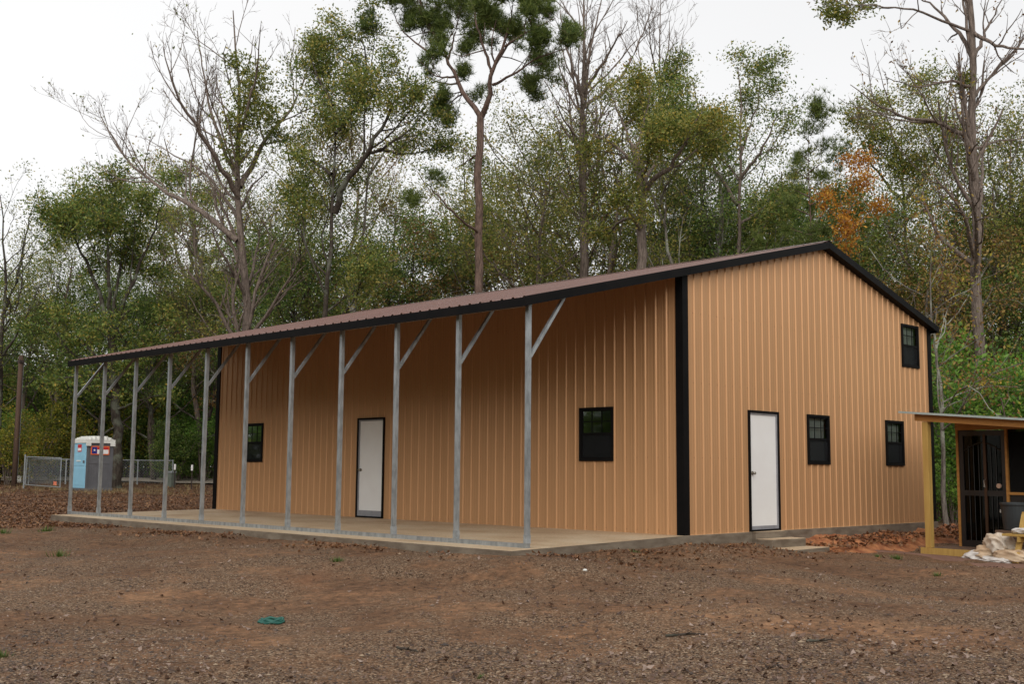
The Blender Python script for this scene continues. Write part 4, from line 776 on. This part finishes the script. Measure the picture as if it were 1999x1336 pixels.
M['lumber'] = pm('treated_lumber', (.47, .305, .085), (.39, .235, .06), 3, .7, .15, 20, stretch=(6, 6, .5)); M['beam_wood'] = pm('orange_stained_wood', (.40, .19, .045), (.31, .135, .03), 3, .6, .15, 20, stretch=(.5, 6, 6))
M['deck_wood'] = pm('worn_deck_boards', (.14, .085, .055), (.10, .06, .04), 3, .8, .2, 20, stretch=(.5, 6, 6)); M['tin'] = pm('corrugated_tin', (.42, .50, .49), (.34, .41, .40), 3, .5, metal=.2)
M['iron'] = pm('black_iron', (.010, .010, .011), (.014, .013, .013), 5, .35); M['bronze'] = pm('bronze_strip', (.06, .03, .016), (.05, .025, .014), 5, .4, metal=.3); M['room_screen'] = screen_mat('porch_screen', (.012, .012, .012), .80); M['dglass'] = glass_mat('security_door_glass', (.10, .10, .10), .35)
OX, OY, OZ = 5.2, -1.62, -.42; SA = np.array([-.1, -.995]); SB = np.array([.995, -.1]); SROT = math.atan2(SA[1], SA[0])
sh = empty('wooden_shed', (OX, OY, OZ), SROT); tag(sh, 'low wooden shed with tin roof and black security door at the right edge', 'shed')
rz = lambda x: 2.60-.085*(x+.38)
MB().box((-.07, -.05, -.06), (2.75, -.005, .1)).build('sill_beam', M['lumber'], sh)
for k in range(20): MB().box((-.06, .0+k*.148, .02), (2.74, .14+k*.148, .098)).build('deck_board', M['deck_wood'], sh)
for x, y in ((0, 0), (2.55, 0), (2.55, 2.8), (0.2, 2.8)): MB().box((x, y+.002, .1), (x+.115, y+.117, rz(x+.115)-.14)).build('post', M['lumber'], sh, bevel=.004)
for y in (-.0, 2.8):
    x0, x1 = -.13, 2.8; v = [(x, yy, rz(x)-dz) for x in (x0, x1) for yy in (y-.02, y+.14) for dz in (.138, .012)]
    MB().add(v, [(0, 1, 3, 2), (4, 6, 7, 5), (0, 4, 5, 1), (2, 3, 7, 6), (1, 5, 7, 3), (0, 2, 6, 4)]).build('roof_beam', M['beam_wood'], sh)
tr = MB(); n_ = 60; ys = np.linspace(-.12, 3.2, n_)
for (xa, xb) in ((-.40, 2.95),):
    vs_ = [(x, y, rz(x)+.012*math.cos(k*math.pi/1.0)+.006+dz) for dz in (0, .004) for x in (xa, xb) for k, y in enumerate(ys)]
    tr.add(vs_, [(k, k+1, n_+k+1, n_+k) for k in range(n_-1)]+[(2*n_+n_+k, 2*n_+n_+k+1, 2*n_+k+1, 2*n_+k) for k in range(n_-1)])
tr.build('tin_roof', M['tin'], sh); MB().add([(x, y, rz(x)+dz) for x in (-.402, 2.95) for y in (-.128, -.121) for dz in (-.012, .026)], [(0, 1, 3, 2), (4, 6, 7, 5), (0, 4, 5, 1), (2, 3, 7, 6), (1, 5, 7, 3), (0, 2, 6, 4)]).build('roof_edge', M['tin'], sh)
YF = .9
MB().box((.155, YF, .1), (.20, YF+.09, 2.36)).build('door_jamb', M['beam_wood'], sh); MB().box((1.12, YF, .1), (1.165, YF+.09, 2.36)).build('stud', M['beam_wood'], sh); MB().box((.155, YF-.01, 2.28), (2.6, YF+.1, 2.42)).build('header_board', M['beam_wood'], sh)
MB().box((1.166, YF+.005, 1.08), (2.6, YF+.08, 1.13)).build('middle_rail', M['beam_wood'], sh); MB().box((2.56, YF, .1), (2.6, YF+.09, 2.28)).build('stud', M['beam_wood'], sh)
for nm, a_, b_ in (('screen_panel', (1.17, YF+.045, 1.13), (2.55, YF+.047, 2.28)), ('lower_panel', (1.17, YF+.04, .1), (2.55, YF+.06, 1.08)), ('side_screen', (.17, YF+.1, .1), (.172, 2.8, 2.3)), ('back_screen', (.2, 2.78, .1), (2.55, 2.782, 2.3)), ('side_screen', (2.6, YF+.1, .1), (2.602, 2.8, 2.3))):
    MB().box(a_, b_).build(nm, M['iron'] if nm == 'lower_panel' else M['room_screen'], sh)
dr = MB().box((.202, YF+.02, .1), (.29, YF+.07, 2.27)).box((1.04, YF+.02, .1), (1.118, YF+.07, 2.27)).box((.29, YF+.02, 2.17), (1.04, YF+.07, 2.27)).box((.29, YF+.02, .1), (1.04, YF+.07, .22)).box((.29, YF+.02, 1.05), (1.04, YF+.065, 1.15)).build('security_door', M['iron'], sh)
MB().box((.69, YF+.012, .12), (.74, YF+.075, 2.2)).build('centre_stile', M['bronze'], dr)
for x in (.39, .49, .59, .83, .93):
    MB().tube([(x, YF+.03, .22), (x, YF+.03, 2.02-.5*(x-.66)**2)], .008, 6).build('iron_bar', M['iron'], dr)
MB().tube([(.29+.75*t, YF+.03, 1.88+.16*math.sin(t*math.pi)) for t in np.linspace(0, 1, 14)], .012, 6).build('iron_arch', M['iron'], dr)
MB().add([(.29, YF+.045, .2), (1.04, YF+.045, .2), (1.04, YF+.045, 2.2), (.29, YF+.045, 2.2)], [(0, 1, 2, 3)]).build('glass', M['dglass'], dr)
MB().tube([(.985, YF+.02, 1.24), (.985, YF-.015, 1.24)], .045, 16).build('lock_plate', pm('pale_brass', (.5, .36, .28), (.45, .32, .25), 9, .35, metal=.5), dr)
MB().tube([(.715, YF+.02, 1.36), (.715, YF-.03, 1.34), (.715, YF-.03, 1.22), (.715, YF+.02, 1.2)], .012, 8).build('handle', M['nickel'], dr)
def sp(x, y, z=0): q = np.array([OX, OY])+SA*x+SB*y; return (q[0], q[1], OZ+z)
M['bin'] = pm('dark_grey_plastic', (.035, .042, .046), (.028, .034, .038), 4, .45)
cr = empty('wooden_box', sp(1.52, .52, .1), SROT); tag(cr, 'dark box under the grey bin beside the shed door', 'box')
for z0 in (0, .12, .24): MB().box((-.3, -.26, z0), (.3, -.235, z0+.105)).box((-.3, .235, z0), (.3, .26, z0+.105)).box((-.3, -.234, z0), (-.275, .234, z0+.105)).box((.275, -.234, z0), (.3, .234, z0+.105)).build('board', M['deck_wood'], cr)
MB().box((-.3, -.26, .3455), (.3, .26, .365)).build('lid', M['deck_wood'], cr)
bn = empty('rubbish_bin', sp(1.52, .48, .467), SROT); tag(bn, 'dark grey round plastic bin beside the black shed door', 'bin')
MB().lathe([(.21, 0), (.225, .01), (.265, .42), (.268, .44)], 28).build('body', M['bin'], bn, smooth=False); MB().lathe([(.268, .44), (.285, .445), (.288, .475), (.275, .49), (.262, .488), (.26, .45)], 28, cap=False).build('rim', M['bin'], bn)
MB().box((-.285, -.06, .3), (-.262, .06, .36)).build('side_handle', M['white_plastic'], bn, bevel=.008)
tb = empty('picnic_table', sp(1.98, -.28, -.02), SROT); tag(tb, 'yellow timber picnic table cut off by the right edge, before the grey bin', 'table')
for k in range(3): MB().box((.03, -.02+k*.145, .80), (1.75, .12+k*.145, .84)).build('tabletop_plank', M['lumber'], tb, bevel=.004)
for k in range(2): MB().box((-.13, -.42+k*.135, .44), (1.75, -.29+k*.135, .48)).build('bench_plank', M['lumber'], tb, bevel=.004)
for x in (.12, 1.55):
    MB().bar((x, -.46, .0), (x, -.1, .80), .04, .09, up=(1, 0, 0)).build('leg', M['lumber'], tb); MB().bar((x, .8, .0), (x, .4, .80), .04, .09, up=(1, 0, 0)).build('leg', M['lumber'], tb); MB().box((x+.021, -.43, .35), (x+.06, .75, .438)).build('cross_beam', M['lumber'], tb)
M['sack'] = pm('woven_sack', (.58, .46, .34), (.68, .62, .54), 3, .75, .15, 120); M['sack_tan'] = pm('tan_sack', (.50, .35, .22), (.60, .47, .33), 3, .75, .15, 120); M['bagwhite'] = pm('white_bag', (.66, .64, .62), (.56, .53, .50), 4, .6)
def sack(name, label, x, y, z, sx, sy, sz, rot, seed, mat, sag=.5, cat='sack'):
    r = np.random.default_rng(seed); nu, nv = 56, 34; th = np.linspace(0, 2*np.pi, nu, endpoint=False); ph = np.linspace(-np.pi/2, np.pi/2, nv); T_, P_ = np.meshgrid(th, ph, indexing='ij')
    cs = lambda a, e: np.sign(np.cos(a))*np.abs(np.cos(a))**e; sn = lambda a, e: np.sign(np.sin(a))*np.abs(np.sin(a))**e
    x_ = cs(P_, .7)*cs(T_, .75); y_ = cs(P_, .7)*sn(T_, .75); z_ = sn(P_, .8)
    k = np.zeros_like(x_)
    for i in range(7):
        d = r.normal(size=3); d /= np.linalg.norm(d); fr = r.uniform(2.5, 8); k += (1-2*np.abs(np.sin(fr*(x_*d[0]+y_*d[1]+z_*d[2])+r.random()*6+.7*np.sin(3*x_*d[1]+4*y_*d[2]))))*.085/(1+.2*i)
    V = np.stack([x_*sx*(1+k), y_*sy*(1+k), (z_*(1+.8*k)+1)*.5*sz*(1-.35*(x_**2)*sag)], -1); V[..., 2] = np.maximum(V[..., 2], 0.0)
    i_ = np.arange(nu*nv).reshape(nu, nv); j_ = np.roll(i_, -1, 0); F = np.stack([i_[:, :-1], j_[:, :-1], j_[:, 1:], i_[:, 1:]], -1).reshape(-1, 4)
    o = link(name, mesh_np(name, V.reshape(-1, 3), [F], True), mat, loc=sp(x, y, z), rotz=SROT+rot); tag(o, label, cat, 'sacks piled before the shed'); return o
sack('sack', 'whitish sack with pointed end lying lowest at the left of the pile', 1.29, -.42, -.06, .30, .17, .2, .25, 3, M['bagwhite'], 1.2)
sack('sack', 'cream sack with deep folds on top of the pile before the shed', 1.63, -.38, .10, .30, .22, .36, -.35, 5, M['sack'])
sack('sack', 'tan sack slumped at the left of the pile, under the cream one', 1.41, -.36, -.04, .24, .2, .3, .5, 8, M['sack_tan'], .8)
sack('sack', 'broad beige sack at the right front of the pile', 1.99, -.52, -.06, .42, .24, .27, -.1, 13, M['sack_tan'])
sack('sack', 'crumpled white bag at the bottom front of the pile', 1.72, -.66, -.07, .32, .14, .13, -.2, 17, M['bagwhite'])
sack('plastic_bag', 'white bag lying on the picnic bench at the right edge', 2.16, -.55, .455, .22, .13, .11, 0, 19, M['bagwhite'], cat='bag')
MB().lathe([(.05, 0), (.055, .01), (.055, .15), (.03, .18), (.03, .2)], 14).build('bottle', M['white_plastic'], loc=sp(2.14, -.15, .82)); tag(bpy.data.objects['bottle'], 'white container standing on the picnic table at the right edge', 'bottle')

# ------------------------------------------------------------------ small things on the ground
M['green_ring'] = pm('green_plastic', (.010, .085, .068), (.014, .12, .09), 12, .5, .3, 60)
pr_ = on_z(531, 1217, -.5); zz = float(surf_z(pr_[0], pr_[1])); r_ = np.random.default_rng(5); rg = MB()
for w in range(3):
    pts = [((.125+.012*math.sin(3*a+w)-.012*w)*math.cos(a), (.12+.012*math.cos(2*a+w)-.012*w)*math.sin(a), .012+.012*w+.006*math.sin(5*a+w)) for a in np.linspace(0, 2*math.pi, 40)]
    rg.tube(pts, .013, 6)
tag(rg.build('plastic_ring', M['green_ring'], smooth=True, loc=(pr_[0], pr_[1], zz)), 'green plastic ring lying on the bare dirt in the foreground', 'ring')
def stone(u, v, z, s, seed, label, mat):
    q = on_z(u, v, z); r = np.random.default_rng(seed); mb = MB(); prof = [(.3, 0), (.9, .2), (1, .5), (.7, .85), (.2, 1)]
    mb.lathe([(s*a*float(r.uniform(.9, 1.1)), s*b_*1.1) for a, b_ in prof], 9); o = mb.build('stone', mat, smooth=True, loc=(q[0], q[1], float(surf_z(q[0], q[1]))-.01), rotz=seed); tag(o, label, 'stone', 'loose stones')
stone(1142, 1148, -.42, .03, 3, 'round pale stone lying on the dirt in front of the porch corner', M['white_plastic'])
def stick(u, v, ln, ang, seed, label):
    q = on_z(u, v, -.5); r = np.random.default_rng(seed); pts = []; e = RT0[:2]*math.cos(ang)+f2*math.sin(ang)
    for t in np.linspace(-.5, .5, 7):
        x, y = q[0]+e[0]*ln*t+r.normal()*.006, q[1]+e[1]*ln*t+r.normal()*.006; pts.append((x, y, float(surf_z(x, y))+.014+abs(r.normal())*.006))
    mb = MB().tube(pts, [.011, .012, .012, .011, .009, .008, .005], 6); k = 3; p3 = Vector(pts[k]); mb.tube([p3, p3+Vector((e[1]*.06+e[0]*.05, -e[0]*.06+e[1]*.05, .03))], [.007, .003], 5)
    tag(mb.build('fallen_stick', M['bark_dark'], smooth=True), label, 'stick', 'sticks on the dirt')
stick(1338, 1252, .36, .02, 1, 'long dark stick lying in the right foreground below the gable corner'); stick(1600, 1272, .26, .3, 2, 'short dark stick lying in the foreground below the gable door'); stick(795, 1277, .2, -.4, 4, 'small dark twig lying in the foreground left of centre')
def wedge(n, d0, d1, r, u0=-60, u1=2060):
    dp = 1/(1/d1+(1/d0-1/d1)*r.random(n)); u = r.uniform(u0, u1, n)
    p = CAM[None, :2]+dp[:, None]*(unit(np.array([FW[0], FW[1]]))[None]+RT0[None, :2]*((u-999.5)/FPX)[:, None]); return p[:, 0], p[:, 1]
def keep(x, y): return ~((x > -4.24) & (x < 9.2) & (y > -.26) & (y < 14.8))
def scatter_leaves(name, label, x, y, size, seed, mat, lift=.0, tilt=.45, mean=.5):
    r = np.random.default_rng(seed); k = keep(x, y); x, y = x[k], y[k]; n = len(x); z = surf_z(x, y)+lift+np.abs(r.normal(size=n))*.008+.006
    cl = (x > 3) & (y > -1.3) & (y < 0); z = z+np.where(cl, .1, 0)
    c = np.stack([x, y, z], -1); nrm_ = unit(np.stack([r.normal(size=n)*tilt, r.normal(size=n)*tilt, np.ones(n)], -1)); d = unit(np.cross(nrm_, r.normal(size=(n, 3)))); s = np.cross(nrm_, d); S_ = size*r.uniform(.5, 1.4, n)[:, None]; cu = nrm_*S_*.18
    V = np.stack([c-d*S_*.5+cu, c-d*S_*.1+s*S_*.3, c+d*S_*.5+cu, c-d*S_*.1-s*S_*.3, c], 1).reshape(-1, 3); b = np.arange(n)[:, None]*5
    F = np.concatenate([b+[0, 1, 4], b+[1, 2, 4], b+[2, 3, 4], b+[3, 0, 4]]); ti = np.tile(np.clip(mean+.28*r.normal(size=n), 0, 1), 4)
    o = link(name, mesh_np(name, V, [F], False, ti), mat); tag(o, label, 'leaves', kind='stuff')
r_ = np.random.default_rng(77)
x, y = wedge(9000, 7.6, 24, r_); m = vnoise(x, y, 31, .35)+vnoise(x, y, 32, 1.1)*.6+r_.normal(size=len(x))*.25 > .1; scatter_leaves('fallen_leaves', 'brown fallen leaves scattered over the dirt', x[m], y[m], .055, 1, M['litter'])
y = r_.uniform(-.2, 15, 5200); x = -4.25-np.abs(r_.normal(size=5200))*.5; kk = vnoise(x, y, 51, .6)+.7*vnoise(x, y, 52, 2.1)+r_.normal(size=5200)*.25 > .22; scatter_leaves('leaf_drift', 'red-brown leaves drifted against the porch slab', x[kk], y[kk], .065, 2, M['litter_red'], .005, .7)
x = r_.uniform(-4, 3.2, 700); y = -.27-np.abs(r_.normal(size=700))*.6; scatter_leaves('leaf_drift', 'red-brown leaves along the front edge of the slab', x, y, .065, 3, M['litter_red'], .005, .7)
x = r_.uniform(3.0, 9.6, 1100); y = r_.uniform(-1.2, -.3, 1100); scatter_leaves('clay_leaves', 'dark leaves lying on the red clay bank', x, y, .09, 4, M['litter_red'], .0, .7)
x, y = wedge(26000, 24, 58, r_, -60, 480); scatter_leaves('leaf_carpet', 'brown leaf carpet under the trees at left', x, y, .075, 5, M['litter_red'], .0, .5, .5)
def pebbles(n, d0, d1, size, seed):
    r = np.random.default_rng(seed); x, y = wedge(n, d0, d1, r); k = keep(x, y); pn_ = vnoise(x, y, 41, .45)+.6*vnoise(x, y, 42, 1.4); k &= r.random(n) < np.clip(.42+pn_*2.4, .04, 1); x, y = x[k], y[k]; n = len(x)
    c = np.stack([x, y, surf_z(x, y)+.002], -1); S_ = size*np.exp(r.normal(size=n)*.45); B = np.array([[1, 0, 0], [0, 1, 0], [-1, 0, 0], [0, -1, 0], [0, 0, .45], [0, 0, -.6]])[None]*r.uniform(.6, 1.3, (n, 6, 1)); a = r.random(n)*6.28
    R_ = np.stack([np.stack([np.cos(a), -np.sin(a)], -1), np.stack([np.sin(a), np.cos(a)], -1)], 1); B = B*S_[:, None, None]; B = np.concatenate([np.einsum('nij,nkj->nki', R_, B[..., :2]), B[..., 2:]], -1)
    V = (c[:, None]+B).reshape(-1, 3); b = np.arange(n)[:, None]*6; F = np.concatenate([b+t for t in ([0, 1, 4], [1, 2, 4], [2, 3, 4], [3, 0, 4])]); ti = np.tile(np.clip(.5+.34*r.normal(size=n), 0, 1), 4)
    return V, F, ti
V, F, ti = pebbles(80000, 7.6, 26, .0085, 9); tag(link('gravel', mesh_np('gravel', V, [F], False, ti), M['pebble']), 'fine gravel strewn over the dirt lot', 'gravel', kind='stuff')
x, y = wedge(9000, 7.6, 22, r_); scatter_leaves('wood_chips', 'pale wood chips and leaf scraps strewn over the dirt', x, y, .02, 6, M['litter'], .0, .5, .65)
def tufts(spots, n, seed, mat, name, label, ln=.09):
    r = np.random.default_rng(seed); V = []
    for (x, y, s) in spots:
        for _ in range(n):
            a = r.random()*6.28; d = abs(r.normal())*.06*s; bx, by = x+math.cos(a)*d, y+math.sin(a)*d; bz = float(surf_z(bx, by))-.005; l_ = ln*s*r.uniform(.5, 1.2); w = .004*s+.002; e = (math.cos(a), math.sin(a)); o = r.uniform(.2, .8)*l_
            V += [(bx-e[1]*w, by+e[0]*w, bz), (bx+e[1]*w, by-e[0]*w, bz), (bx+e[0]*o, by+e[1]*o, bz+l_*.8)]
    V = np.array(V); F = np.arange(len(V)).reshape(-1, 3); tag(link(name, mesh_np(name, V, [F], False, r.random(len(F))), mat), label, 'grass', kind='stuff')
S_ = [tuple(on_z(u, v, z)[:2])+(s,) for u, v, z, s in ((115, 1090, -.35, 1.5), (90, 1047, -.3, 1.8), (5, 1050, -.3, 1.5), (657, 1127, -.42, 1.0), (1752, 1097, -.44, 1.2), (1715, 1099, -.44, .8), (1240, 1104, -.35, .8), (1830, 1134, -.46, .8), (940, 1321, -.52, .4), (3, 1298, -.52, .8))]
tufts(S_, 60, 3, M['grass'], 'grass_tufts', 'small green grass tufts dotted over the dirt')
x, y = wedge(260, 44, 60, np.random.default_rng(8), -40, 420); tufts([(a_, b_, 2.2) for a_, b_ in zip(x, y)], 14, 4, M['straw'], 'dry_grass', 'dry yellowish grass along the road at left')
